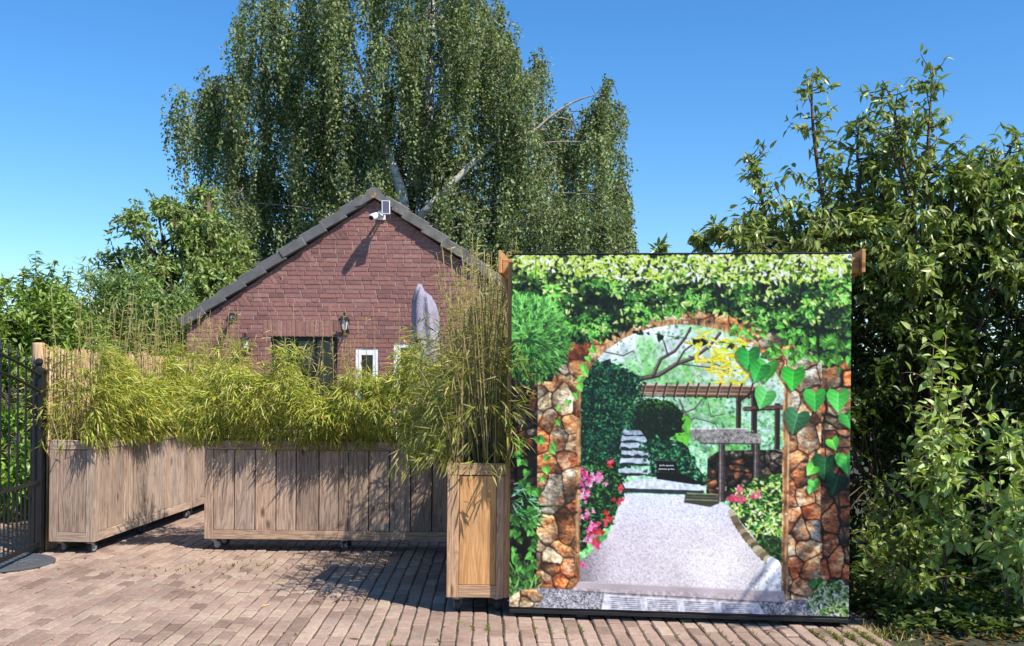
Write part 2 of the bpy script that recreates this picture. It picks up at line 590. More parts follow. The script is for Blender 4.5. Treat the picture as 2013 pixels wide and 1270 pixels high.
# backing wall (mortar) with holes for the windows: strips
wallmb = MB()
gp = [(hw0, 0), (hw1, 0), (hw1, zl(hw1)), (0, AZ), (hw0, zl(hw0))]
cuts = sorted({0.0, 5.0} | {v for q in WIN for v in q[2:]})
for z0, z1 in zip(cuts[:-1], cuts[1:]):
    xs = [-9.0, 9.0]
    for q in WIN:
        if q[2] <= z0 and q[3] >= z1: xs += [lx(q[0]), lx(q[1])]
    xs.sort()
    for a, b in zip(xs[::2], xs[1::2]):
        p = [(a, z0), (b, z0), (b, z1), (a, z1)]
        for k in range(len(gp)):
            p = clip(p, gp[k], gp[(k + 1) % 5])
            if len(p) < 3: break
        if len(p) >= 3: wallmb.add(*prism(p, .008, .2, .001))
for (xa, xb) in ((hw0 + .01, hw0 + .2), (hw1 - .2, hw1 - .01)):
    wallmb.add(*cbox(xa, xb, .201, 6.4, 0, zl(hw0) - .02, .002))
wallmb.add(*cbox(hw0 + .01, hw1 - .01, 6.401, 6.6, 0, zl(hw0) - .02, .002))
wallmb.build('wall', M['mortar'], house)
# bricks: wild bond, with braided triangles along the verges
CO, JT = .0585, .0085
r = np.random.default_rng(5)
TS, TB = 5 * CO, .44                            # triangle rise and base
polys = []
full = []
tri0 = (math.ceil(zl(hw0) / CO) * CO) % TS
def tri_line(z, s):
    """left/right limit of the level courses at height z; s=-1 left, +1 right"""
    k = math.floor((z - tri0) / TS)
    z0 = tri0 + k * TS
    xb = (AZ - z0) / SL - .0                  # roof line at triangle foot
    hgt = TB * math.cos(TH) * math.sin(TH)
    return z0, xb, hgt
for i in range(75):
    z0, z1 = i * CO + JT, (i + 1) * CO
    zm = (z0 + z1) / 2
    if z0 > AZ: break
    xa, xb = hw0, hw1
    x = hw0 - r.random() * .2
    while x < hw1:
        wd = .21 if r.random() < .68 else .10
        if r.random() < .08: wd = .15
        p = [(x + JT / 2, z0), (x + wd + JT / 2, z0), (x + wd + JT / 2, z1), (x + JT / 2, z1)]
        x += wd + JT
        for k in range(5):
            if k == 0: continue
            p = clip(p, gp[k], gp[(k + 1) % 5])
            if len(p) < 3: break
        if len(p) < 3: continue
        for s in (-1, 1):
            tz, tx, hg = tri_line(zm, s)
            if zm > zl(hw0) - .02 and tz < zm < tz + hg and tx < abs(hw0) + .01 and not (tz > AZ - .25 or tx < TB + .25):
                # perpendicular edge of the triangle: through (s*(tx-TB), tz), perpendicular to the slope
                foot = np.array([s * (tx - TB), tz]); d = np.array([s * math.sin(TH), math.cos(TH)])
                p = clip(p, foot + d, foot) if s < 0 else clip(p, foot, foot + d)
                if len(p) < 3: break
                p = [np.array(v) for v in p]
        if len(p) < 3 or area(p) < 2e-4: continue
        cxm = np.mean([v[0] for v in p]) + AX
        bad = False
        for q in WIN + [(WIN[0][0] - .106, WIN[0][1] + .106, WIN[0][3], WIN[0][3] + .215)]:     # the last is the soldier course
            if zm > q[2] and zm < q[3]:
                a_, b_ = lx(q[0]), lx(q[1])
                mid = (a_ + b_) / 2
                if min(v[0] for v in p) < b_ and max(v[0] for v in p) > a_:
                    if min(v[0] for v in p) < a_ : p = clip(p, (a_, 0), (a_, 5))
                    elif max(v[0] for v in p) > b_: p = clip(p, (b_, 5), (b_, 0))
                    else: bad = True
                    if len(p) < 3: bad = True
                    if bad: break
        if bad or len(p) < 3 or area(p) < 2e-4: continue
        polys.append((p, zm))
xx = lx(WIN[0][0]) - .1
while xx < lx(WIN[0][1]) + .1:
    polys.append(([(xx, WIN[0][3] + .004), (xx + .05, WIN[0][3] + .004), (xx + .05, WIN[0][3] + .214), (xx, WIN[0][3] + .214)], 2.2)); xx += .0615
for s in (-1, 1):                             # braided triangles
    for k in range(8):
        z0 = tri0 + (k + math.floor((zl(hw0) + .07 - tri0) / TS)) * TS
        tx = (AZ - z0) / SL
        if z0 > AZ - .25 or tx < TB + .25: continue
        up = np.array([-s * math.cos(TH), math.sin(TH)])      # up along the roof line
        dn = np.array([-s * math.sin(TH), -math.cos(TH)])     # into the wall
        foot = np.array([s * tx, z0])
        Lr = TB * math.cos(TH)
        nb = int(Lr / CO + .5)
        for j in range(nb):
            a, b = Lr * j / nb + JT / 2, Lr * (j + 1) / nb - JT / 2
            p = [foot + up * a, foot + up * b, foot + up * b + dn * .5, foot + up * a + dn * .5]
            lo = (np.array([-9, z0 + JT]), np.array([9, z0 + JT]))
            p = clip(p, *lo)
            if len(p) >= 3 and area(p) > 3e-4: polys.append((p, z0 + .1))
sized = sorted(range(len(polys)), key=lambda k: (not (polys[k][1] > 2.12 and np.mean([v[0] for v in polys[k][0]]) + AX < -.3), -area(polys[k][0])))
front = set(sized[:300])
rest = MB()
cache = {}
for k, (p, zm) in enumerate(polys):
    dep = float(np.clip(r.normal(0, .0022), -.004, .0035))
    if k in front:
        c0 = np.mean(np.array(p), axis=0)
        key = tuple(np.round(np.array(p) - c0, 3).ravel())
        if key not in cache: cache[key] = mesh('brick', *prism(np.array(p) - c0, 0, .06), M['brick'])
        obj('brick', cache[key], house, (c0[0], dep, c0[1]))
    else:
        V, Fs = prism(p, dep, .06); rest.add(V, Fs, (r.random(),) * 3)
tag(rest.build('bricks', M['brick_all'], house, cols=True), kind='stuff')
# windows
def window(x0, x1, z0, z1, fm, n_mull, fw=.05, dep=.09):
    f = MB()
    f.add(*cbox(lx(x0), lx(x0) + fw, dep - .03, dep + .05, z0, z1)); f.add(*cbox(lx(x1) - fw, lx(x1), dep - .03, dep + .05, z0, z1))
    f.add(*cbox(lx(x0) + fw, lx(x1) - fw, dep - .028, dep + .048, z1 - fw, z1)); f.add(*cbox(lx(x0) + fw, lx(x1) - fw, dep - .028, dep + .048, z0, z0 + fw))
    wdw = f.build('window', fm, house)
    xs = np.linspace(lx(x0) + fw, lx(x1) - fw, n_mull + 2)
    for a in xs[1:-1]:
        MB().add(*cbox(a - .02, a + .02, dep - .02, dep + .03, z0 + fw, z1 - fw)).build('mullion', fm, wdw)
    for a, b in zip(xs[:-1], xs[1:]):
        MB().add(*cbox(a + .002, b - .002, dep + .012, dep + .018, z0 + fw, z1 - fw, .001)).build('pane', M['glass'], wdw)
    MB().add(*cbox(lx(x0) - .04, lx(x1) + .04, -.045, .012, z0 - .05, z0 - .004)).build('sill', M['tile'], wdw)
    return wdw
m, nt, bs, N, L = newmat('dark_glass')
bs.inputs['Base Color'].default_value = (.012, .014, .016, 1); bs.inputs['Roughness'].default_value = .06
M['glass'] = m
window(*WIN[0], M['iron'], 2, .05, .1)
window(*WIN[1], M['white'], 0, .075, .04)
window(*WIN[2], M['white'], 0, .085, .04)
MB().add(*cbox(lx(WIN[0][0]) + .05, lx(WIN[2][1]), .5, .52, .5, 2.4)).build('dark_backing', M['liner'], house)  # one dark sheet standing behind all three windows
# roof: two slabs, verge tiles, ridge tile
for s in (-1, 1):
    up = np.array([-s * math.cos(TH), 0, math.sin(TH)]); nn = np.array([s * math.sin(TH), 0, math.cos(TH)])
    e0 = np.array([s * 2.46, 0, AZ - SL * 2.46])
    Ls = 2.46 / math.cos(TH) - .05
    a = e0 + nn * .012; b = e0 + up * Ls + nn * .012
    V = []
    for y in (.13, 6.65):
        for q in (a, b, b + nn * .08, a + nn * .08): V.append(q + np.array([0, y, 0]))
    sl_ = obj('roof_slope', mesh('roof_slope', V, [(0, 1, 2, 3), (4, 7, 6, 5), (0, 4, 5, 1), (1, 5, 6, 2), (2, 6, 7, 3), (3, 7, 4, 0)], M['tile']), house)
    nt_ = 9
    TL = (Ls - .09) / nt_
    V, Fs = cbox(0, TL + .035, -.075, .125, -.045, .085, .008)
    Q = V.copy(); Q[:, 2] += np.where(V[:, 0] < .1, .024, -.008)   # each tile kicks up at its lower end
    tm = mesh('verge_tile', Q, Fs, M['tile_l'] if 'tile_l' in M else M['tile'])
    for k in range(nt_):
        q = e0 + up * (k * TL) + nn * .052
        o = obj('verge_tile', tm, sl_, tuple(q + np.array([0, r.normal(0, .003), 0])))
        X_ = Vector(up); Z_ = Vector(nn); Y_ = Z_.cross(X_)
        if s > 0: Y_ = Z_.cross(X_)
        mt = Matrix((X_, Y_, Z_)).transposed()
        if s > 0:                             # right slope: tile front must still face the camera
            mt = mt @ Matrix.Diagonal((1, -1, 1))
            o.rotation_euler = mt.to_euler() if False else (0, 0, 0)
            Vr = (np.array([[c for c in row] for row in mt]) @ Q.T).T
            o.data = mesh('verge_tile', Vr, [f[::-1] for f in Fs], M['tile'])
        else:
            o.rotation_euler = mt.to_euler()
m, nt, bs, N, L = newmat('lichen_tile')
n1 = noise(nt, 9, 4, .6, coords(nt)); n2 = noise(nt, 17, 3, .5, coords(nt))
c = ramp(nt, n1, [(.3, srgb(84, 82, 80)), (.7, srgb(122, 118, 112))])
c = mix(nt, c, srgb(196, 138, 40), ramp(nt, n2, [(.66, (0, 0, 0)), (.7, (1, 1, 1))]))
L.new(c, bs.inputs['Base Color']); bs.inputs['Roughness'].default_value = .9
M['lichen'] = m
for o in house.children:                      # lichen only on the right-hand verge
    if o.name.startswith('roof_slope') and o.children and any(v.co.x > 0 for v in o.data.vertices):
        for t in o.children: t.data.materials[0] = m
half = [(.245, -.185), (.19, -.115), (.135, -.05), (.10, .005), (.07, .045), (.035, .068)]
prof = half + [(0, .074)] + [(-x, z) for x, z in half[::-1]] + [(-.16, -.16), (0, -.06), (.16, -.16)]
def slab(poly, y0, y1):
    n = len(poly)
    V = [(x, y0, z) for x, z in poly] + [(x, y1, z) for x, z in poly]
    Fs = [(k, (k + 1) % n, n + (k + 1) % n, n + k) for k in range(n)]
    return V, Fs, n
V, Fs, n = slab(prof, -.085, .36)
top_ = [k for k in range(13)]
lowc = [13, 14, 15]                            # -x, centre, +x of the lower edge
for k in range(12):                            # close the front: fan to the lower edge
    tgt = lowc[2] if k < 4 else (lowc[1] if k < 8 else lowc[0])
    Fs.append((k + 1, k, tgt))
Fs += [(4, 15, 14), (8, 14, 13)]
rtm = mesh('ridge_tile', V, [f[::-1] for f in Fs], m)
for k in range(15):
    obj('ridge_tile', rtm, house, (0, k * .44, AZ + .075), (0, 0, 0))

# ------------------------------------------------------------------ things on the wall
# security camera with solar panel
cz = at(752, 420, GY - .3)
cm_ = empty('security_camera', (-1.72, GY, 3.72))
tag(cm_, 'white security camera with a small dark solar panel under the gable peak', 'camera')
MB().add(*cbox(-.05, .05, -.03, 0, -.06, .06)).build('bracket', M['white'], cm_)
MB().add(*tube([(0, -.03, 0), (-.02, -.16, -.01), (-.04, -.2, -.04)], .018, 8)).build('arm', M['white'], cm_, True)
b = MB(); b.add(*lathe([(.0, -.11), (.035, -.105), (.045, -.08), (.045, .05), (.03, .07), (.0, .072)], 14, 'y')); b.build('camera_body', M['white'], cm_, True, loc=(-.06, -.24, -.05), rot=(R(18), 0, R(-18)))
MB().add(*lathe([(.0, -.116), (.03, -.114), (.03, -.1), (0, -.1)], 12, 'y')).build('lens', M['black'], cm_, True, loc=(-.06, -.24, -.05), rot=(R(18), 0, R(-18)))
MB().add(*tube([(0.02, -.03, -.02), (.07, -.24, .03)], .011, 6)).build('panel_arm', M['white'], cm_)
pn = MB().add(*cbox(-.052, .052, -.01, .01, -.1, .1)).build('solar_panel', M['white'], cm_, loc=(.085, -.27, .06), rot=(R(-24), 0, R(10)))
m, nt, bs, N, L = newmat('solar_cell'); bs.inputs['Base Color'].default_value = (.012, .018, .05, 1); bs.inputs['Roughness'].default_value = .35
MB().add(*cbox(-.044, .044, -.013, -.0105, -.092, .092, .001)).build('solar_cell', m, pn)

# spotlight
p = at(457, 624, GY - .08)
sp = empty('wall_spotlight', (p[0], GY, p[2]))
tag(sp, 'small black spotlight fixed high on the left of the brick gable', 'wall lamp')
MB().add(*cbox(-.035, .035, -.02, -.001, -.04, .05)).build('bracket', M['black'], sp)
MB().add(*tube([(0, -.015, .02), (0, -.1, .03)], .012, 8)).build('arm', M['black'], sp)
MB().add(*lathe([(.0, -.08), (.05, -.08), (.046, -.02), (.03, .05), (0, .055)], 14, 'z')).build('lamp_head', M['black'], sp, True, loc=(0, -.14, 0), rot=(R(-30), R(12), 0))
MB().add(*lathe([(.0, -.084), (.044, -.084), (.044, -.081), (0, -.081)], 14, 'z')).build('lens', M['hub'], sp, loc=(0, -.14, 0), rot=(R(-30), R(12), 0))

def lantern(px, py, label, sc=1.0):
    p = at(px, py, GY - .12)
    e = empty('wall_lantern', (p[0], GY, p[2])); e.scale = (sc, sc, sc)
    tag(e, label, 'wall lamp', 'lanterns on the gable wall')
    MB().add(*lathe([(.0, -.02), (.05, -.02), (.04, -.001), (0, 0)], 12, 'y')).build('wall_plate', M['black'], e, loc=(0, 0, -.12))
    MB().add(*tube([(0, -.01, -.12), (0, -.09, -.17), (0, -.14, -.15), (0, -.14, -.11)], .009, 6)).build('arm', M['black'], e)
    MB().add(*lathe([(.0, -.11), (.035, -.11), (.04, -.095), (0, -.09)], 6)).build('base', M['black'], e, loc=(0, -.14, 0))
    MB().add(*lathe([(.032, -.095), (.055, .03), (0, .031)], 6)).build('glass', M['frost'], e, loc=(0, -.14, 0))
    for k in range(6):
        g = k * math.pi / 3
        MB().add(*tube([(.036 * math.cos(g), .036 * math.sin(g), -.1), (.06 * math.cos(g), .06 * math.sin(g), .032)], .005, 4)).build('glazing_bar', M['black'], e, loc=(0, -.14, 0))
    MB().add(*lathe([(.075, .028), (.07, .045), (.03, .085), (.012, .1), (.016, .12), (0, .135)], 6)).build('lamp_cap', M['black'], e, loc=(0, -.14, 0))
m, nt, bs, N, L = newmat('lantern_glass'); bs.inputs['Base Color'].default_value = (.55, .56, .56, 1); bs.inputs['Roughness'].default_value = .25
M['frost'] = m
lantern(677, 634, 'black wall lantern above the wide dark window', 1.0)
lantern(482, 672, 'black wall lantern low on the left of the gable, behind the bamboo', .9)

# closed parasol in its cover
p = at(838, 757, 12.6)
um = empty('closed_parasol', (p[0], 12.6, 0))
tag(um, 'closed parasol in a lilac grey fabric cover standing before the gable', 'parasol')
m, nt, bs, N, L = newmat('parasol_cover')
n1 = noise(nt, 5, 4, .6, coords(nt, (1, 1, .35)))
L.new(ramp(nt, n1, [(.3, srgb(136, 128, 144)), (.7, srgb(164, 157, 170))]), bs.inputs['Base Color']); bs.inputs['Roughness'].default_value = .8
n1b = noise(nt, 14, 5, .65, coords(nt, (1, 1, .5)), 1.2)
bump(nt, bs, n1b, .8, .03)
V, Fs = [], []
nr, ns = 26, 40
for i in range(nr):
    t = i / (nr - 1)
    z = .65 + 2.02 * t
    wx = .165 * (1 - .12 * t) * math.sqrt(max(.3, 1 - .7 * (max(0, t - .86) / .14) ** 2)); wy = .13 * (1 - .1 * t) * math.sqrt(max(.3, 1 - .7 * (max(0, t - .86) / .14) ** 2))
    sh = .02 * t * t
    for k in range(ns):
        g = 2 * math.pi * k / ns
        fo = 1 + .26 * math.sin(g * 6 + 2.4 * t + .6 * math.sin(9 * t)) * (1 - .3 * t) + .05 * math.sin(g * 9 + 7 * t)
        zz = z
        if t > .7: zz = z + ((t - .7) / .3) ** 1.2 * (-.09 * math.cos(g) * 1.0 + .02 * math.sin(g * 3) - .03 * max(0, -math.sin(g)))
        V.append((-wx * .0 + wx * fo * math.cos(g) - sh, wy * fo * math.sin(g) + .02 * math.sin(t * 9), zz))
for i in range(nr - 1):
    for k in range(ns):
        k2 = (k + 1) % ns
        Fs.append((i * ns + k, i * ns + k2, (i + 1) * ns + k2, (i + 1) * ns + k))
top = len(V); V.append((-.03, .0, 2.675))
for k in range(ns): Fs.append(((nr - 1) * ns + k, (nr - 1) * ns + (k + 1) % ns, top))
obj('cover', mesh('cover', V, Fs, m, smooth=True), um)
MB().add(*tube([(.185 * math.cos(a), .155 * math.sin(a), 2.06 + .01 * math.sin(3 * a)) for a in np.linspace(0, 2 * math.pi, 25)], .012, 6)).build('strap', M['tile'], um)
MB().add(*tube([(0, 0, .06), (0, 0, .75)], .03, 10)).build('pole', M['metal'], um)
MB().add(*cbox(-.3, .3, -.3, .3, 0, .06, .01)).build('base', M['tile'], um)

# ================================================================== PLANTERS
def castor(parent, x, y, ang, z1=.105):
    e = obj('castor', CAST['fork'], parent, (x, y, 0), (0, 0, ang))
    obj('wheel', CAST['wheel'], e, (.028, 0, .045)); obj('hub', CAST['hub'], e, (.028, 0, .045))
CAST = {}
f = MB()
f.add(*cbox(-.045, .045, -.04, .04, .096, .1035, .001))
f.add(*lathe([(.028, .085), (.03, .0955), (0, .0958)], 12))
for s in (-1, 1):
    V, Fs = prism([(-.02, .086), (.022, .086), (.042, .04), (.016, .036)], 0, .004, .0005)
    V[:, 1] += s * .024 - .002
    f.add(V, Fs)
f.add(*tube([(.028, -.028, .045), (.028, .028, .045)], .006, 8))
CAST['fork'] = f.mesh('castor', M['metal'])
V, Fs = lathe([(.03, -.017), (.042, -.017), (.046, -.011), (.046, .011), (.042, .017), (.03, .017)], 20, 'y'); CAST['wheel'] = mesh('wheel', V, Fs, M['rubber'])
V, Fs = lathe([(.012, -.02), (.028, -.0185), (.031, -.015), (.031, .015), (.028, .0185), (.012, .02)], 16, 'y'); CAST['hub'] = mesh('hub', V, Fs, M['hub'])


def planter(label, loc, rz, length, wood='wood', short_centre=None, bays=2, per=6, seed=1):
    """long side along local x, front long face at y=0, depth W backwards"""
    r = np.random.default_rng(seed)
    W, Z0, Z1, ST, RH = .41, .105, 1.0, .08, .082
    e = empty('wooden_planter', loc, rz)
    tag(e, label, 'planter', 'rolling larch planters')
    mz, mx, my = M[wood + '_z'], M[wood + '_x'], M[wood + '_y']
    rail_h = {}
    def B(name, b, mat, c=.003):
        MB().add(*cbox(*[v for v in (b[0] - 0, b[1], b[2], b[3], b[4], b[5])], c)).build(name, mat, e)
    # rails
    B('rail', (0, length, 0, .028, Z1 - RH, Z1), mx); B('rail', (ST, length - ST, .002, .028, Z0, Z0 + RH), mx)
    B('rail', (0, length, W - .028, W, Z1 - RH, Z1), mx); B('rail', (ST, length - ST, W - .028, W - .002, Z0, Z0 + RH), mx)
    for x0, x1 in ((0, .028), (length - .028, length)):
        B('rail', (x0, x1, .0285, W - .0285, Z1 - RH + .001, Z1 - .001), my)
        B('rail', (x0 + (.002 if x0 == 0 else 0), x1 - (0 if x0 == 0 else .002), ST, W - ST, Z0, Z0 + RH), my)
    # stiles at the corners, L-shaped pairs, and at mid length
    for y0, y1 in ((0.0005, .028), (W - .028, W - .0005)):
        for x0, x1 in ((0.0005, ST), (length - ST, length - .0005)):
            B('stile', (x0, x1, y0, y1, Z0, Z1 - RH - .002), mz)
        for k in range(1, bays):
            xm = length * k / bays
            B('stile', (xm - .04, xm + .04, y0 + .001, y1 - .001, Z0 + RH + .001, Z1 - RH - .002), mz)
    for x0, x1 in ((0.0005, .027), (length - .027, length - .0005)):
        for y0, y1 in ((.0285, ST), (W - ST, W - .0285)):
            B('stile', (x0, x1, y0, y1, Z0, Z1 - RH - .002), mz)
    # planks of the long sides
    for (ya, yb) in ((.006, .03), (W - .03, W - .006)):
        for k in range(bays):
            a = length * k / bays + (ST if k == 0 else .04); b = length * (k + 1) / bays - (ST if k == bays - 1 else .04)
            ed = np.linspace(a, b, per + 1)
            ed[1:-1] += r.normal(0, .004, per - 1)
            for u, v in zip(ed[:-1], ed[1:]):
                d = r.normal(0, .0012)
                B('plank', (u + .0045, v - .0045, ya + d, yb + d, Z0 + RH - .004 + .006, Z1 - RH - .004), mz, .003)
    # ends
    for i, (xa, xb) in enumerate(((.006, .026), (length - .026, length - .006))):
        o = MB().add(*cbox(xa, xb, ST + .003, W - ST - .003, Z0 + RH + .002, Z1 - RH - .004)).build('plank', M[short_centre + '_z'] if short_centre else mz, e)
        if short_centre and i == 0: o['label'] = 'warm orange larch end board, less weathered than the rest'
    B('floor_board', (.03, length - .03, .032, W - .032, Z0 + .004, Z0 + .03), M['liner'])
    f = MB()
    for b in ((.031, .04, .034, W - .034), (length - .04, length - .031, .034, W - .034), (.0405, length - .0405, .034, .042), (.0405, length - .0405, W - .042, W - .034)):
        f.add(*cbox(b[0], b[1], b[2], b[3], Z0 + .035, Z1 - .03, .001))
    f.build('liner', M['liner'], e)
    xs = np.linspace(.041, length - .041, 40); ys = np.linspace(.0425, W - .0425, 8)
    V = [(x, y, .93 + r.normal(0, .008)) for y in ys for x in xs]
    Fs = [(j * 40 + i, j * 40 + i + 1, j * 40 + i + 41, j * 40 + i + 40) for j in range(7) for i in range(39)]
    obj('soil', mesh('soil', V, Fs, M['soil']), e)
    for x in (.07, length / 2, length - .07):
        for y in (.07, W - .07): castor(e, x, y, r.uniform(-2.5, 2.5) if x != .07 else r.uniform(-.5, .6))
    return e

PL = 2.52
A_MID = R(-.6)
planter('long brown planter standing across the yard below the house', (-2.775, 9.2, 0), A_MID, PL, 'brown', seed=2)
lf = R(90 - 1.6)
planter('pale weathered planter in front of the reed fence, next to the iron gate', (-3.66, 8.95, 0), lf, PL, 'wood', seed=3)
d = np.array([math.cos(lf), math.sin(lf)])
q = np.array([-3.66, 8.95]) + d * (PL + .03)
planter('pale planter at the far end of the left row, partly hidden by the long one', (q[0], q[1], 0), lf, PL, 'wood', seed=4)
planter('narrow end of a planter with an orange board, beside the printed backdrop', (-.015, 6.76, 0), R(90.4), PL, 'tan', 'warm', seed=5)

# ------------------------------------------------------------------ bamboo
CULM = []
r = np.random.default_rng(21)
for k in range(6):
    z = np.linspace(0, 1, 9)
    path = np.stack([.05 * np.sin(z * 2 + k) + .04 * z * z * r.normal(), .04 * np.sin(z * 2.4 + k * 2) + .04 * z * z * r.normal(), z], 1)
    CULM.append(mesh('culm', *tube(path, np.linspace(.0042, .0014, 9), 5), M['culm'], smooth=True))


def bamboo(label, origin, rz, length, n_culm, n_sprig, hmass, over_f, over_b, seed, col=srgb(178, 176, 80), tall=(1.05, 1.5), tip_l=9, side=(.2, .2), xr=(0, 1), dens=None):
    r = np.random.default_rng(seed)
    W = .41
    e = empty('bamboo_hedge', origin, rz)
    tag(e, label, 'bamboo', 'bamboo growing in the planters')
    zs = .93
    P, D, Ls, Ws, C = [], [], [], [], []
    # arching leafy sprigs
    x = r.uniform(-side[0], length + side[1], n_sprig)
    t = r.random(n_sprig) ** .85
    lump = hmass * (.86 + .24 * np.sin(x * 4.3 + seed) + .18 * np.sin(x * 11.3 + 2 * seed))
    h = t * lump
    prof = np.clip((t - .12) / .45, 0, 1) ** .9 * np.clip((1.12 - t) / .5, 0, 1) ** .6
    clump = .5 + .5 * np.sin(x * 23.0 + 3 * np.sin(x * 7.1 + seed)); h = h * (.8 + .3 * clump)
    y = np.where(r.random(n_sprig) < .62, -r.random(n_sprig) ** .6 * over_f * prof + r.random(n_sprig) * .12, r.uniform(0, W + over_b, n_sprig) )
    B = np.stack([x, y, zs + .08 + h], 1)
    out = np.stack([.55 * r.standard_normal(n_sprig), np.where(y < W * .5, -1.0, .7) * (.35 + .6 * r.random(n_sprig)), .3 - .8 * r.random(n_sprig) + 1.1 * (t - .55)], 1)
    out = unit(out)
    npl = 7
    for k in range(npl):
        dd = unit(out + .5 * r.standard_normal((n_sprig, 3)) + np.array([0, 0, -.28]))
        P.append(B + out * .015 * k + r.normal(0, .012, (n_sprig, 3))); D.append(dd)
        Ls.append(r.uniform(.05, .14, n_sprig)); Ws.append(r.uniform(.006, .0125, n_sprig))
        cc = vary(col, n_sprig, r, .2, .08)
        green = (r.random(n_sprig) < .28)[:, None]
        cc = np.where(green, vary(srgb(136, 146, 62), n_sprig, r, .2, .08), cc)
        dry = (r.random(n_sprig) < .07)[:, None]
        cc = np.where(dry, vary(srgb(196, 178, 122), n_sprig, r, .15, .05), cc)
        C.append(cc)
    # tall culms and the small leaves on them
    for k in range(n_culm):
        cx_ = length * (xr[0] + (xr[1] - xr[0]) * r.random()); cy_ = r.uniform(.06, W - .06)
        hh = r.uniform(*tall)
        o = obj('culm', CULM[r.integers(6)], e, (cx_, cy_, zs), (r.normal(0, .075), r.normal(0, .085), r.uniform(0, 6.28)))
        o.scale = (1.15, 1.15, hh)
        mt = Matrix.Translation((cx_, cy_, zs)) @ o.rotation_euler.to_matrix().to_4x4()
        nn = r.integers(tip_l - 3, tip_l + 4) * 3
        tz = np.sort(r.uniform(.45, 1.0, nn))
        co = np.array([o.data.vertices[i].co for i in range(0, len(o.data.vertices), 5)])
        for tt in tz:
            i = min(int(tt * 8), 7); fr = tt * 8 - i
            lp = co[i] * (1 - fr) + co[i + 1] * fr
            wp = mt @ Vector((lp[0] * 1.15, lp[1] * 1.15, tt * hh))
            P.append(np.array(wp)[None]); g = r.uniform(0, 6.28)
            D.append(np.array([[math.cos(g), math.sin(g), r.uniform(-.2, 1.1)]]))
            Ls.append(r.uniform(.03, .085, 1)); Ws.append(r.uniform(.004, .008, 1))
            C.append(vary(srgb(172, 160, 92), 1, r, .25, .08))
    P = np.concatenate(P); D = np.concatenate(D); Ls = np.concatenate(Ls); Ws = np.concatenate(Ws); C = np.concatenate(C)
    me = leaf_mesh('foliage', P, D, Ls, Ws, C, M['bamboo_leaf'], 'six', r.uniform(.1, .5, len(P)), .1, r)
    tag(obj('foliage', me, e), kind='stuff')
    # fine side branches that carry the sprigs
    tw = MB()
    for k in range(0, n_sprig, 9):
        b = B[k]; root = np.array([np.clip(b[0] + r.normal(0, .08), .05, length - .05), np.clip(b[1], .08, W - .08), zs])
        tw.add(*tube(curve(root, b, (0, 0, .10), 5), [.0028, .0024, .002, .0016, .001], 3, False))
    tag(tw.build('branches', M['culm'], e), kind='stuff')
    return e

bamboo('dense yellow green bamboo growing in the long brown planter below the house', (-2.775, 9.2, 0), A_MID, PL, 42, 3100, .73, .28, .3, 31, tall=(.9, 1.35), side=(.12, .1))
bamboo('yellow green bamboo in the pale planter by the iron gate', (-3.66, 8.95, 0), lf, PL, 60, 2700, .68, .2, .2, 32, tall=(1.0, 1.5), side=(.1, .1))
bamboo('bamboo in the far planter of the left row, nearest the house', (q[0], q[1], 0), lf, PL, 60, 2000, .74, .2, .2, 33, tall=(1.0, 1.5))
bamboo('tall bamboo with bare canes, leaf colour darkened for shade, in the planter beside the printed backdrop', (-.015, 6.76, 0), R(90.4), PL, 190, 2300, .8, .12, .3, 34, srgb(138, 134, 70), tall=(1.1, 1.62), side=(.14, .1), tip_l=9)  # darker leaf colour stands in for the dense shade inside this clump

# ================================================================== REED SCREEN FENCE
fx = -4.16
sc = empty('reed_fence', (fx, 9.08, 0), R(90 - 1.6))
tag(sc, 'tan reed screen fence running behind the left row of planters', 'fence')
m, nt, bs, N, L = newmat('reed')
n1 = noise(nt, 3, 4, .6, coords(nt, (14, 14, 1)))
c = ramp(nt, objrand(nt), [(0, srgb(176, 138, 100)), (.5, srgb(206, 170, 128)), (1, srgb(226, 200, 164))])
L.new(mix(nt, c, ramp(nt, n1, [(.3, (.6, .56, .52)), (.7, (1.15, 1.12, 1.1))]), .8, 'MULTIPLY'), bs.inputs['Base Color']); bs.inputs['Roughness'].default_value = .7
M['reed'] = m
r = np.random.default_rng(8)
RM = [mesh('reed', *lathe([(.0075 * s, 0), (.008 * s, .6), (.0085 * s, .603), (.0075 * s, .62), (.0078 * s, 1.82)], 6), m) for s in (.85, 1.0, 1.2)]
for k in range(290):
    o = obj('reed', RM[r.integers(3)], sc, (k * .0165, r.normal(0, .003), r.normal(-.012, .014)), (r.normal(0, .006), r.normal(0, .008), r.uniform(0, 6)))
for (u, rr) in ((-.03, .055), (2.4, .05), (4.75, .05)):
    V, Fs = lathe([(rr, 0), (rr, .6), (rr * .97, 1.845), (rr * .9, 1.86), (0, 1.862)], 14)
    obj('post', mesh('post', V, Fs, m), sc, (u, .055, 0))
for z in (.4, 1.0, 1.6):
    MB().add(*tube([(0, -.011, z), (4.7, -.011, z)], .002, 4)).build('binding_wire', M['metal'], sc)

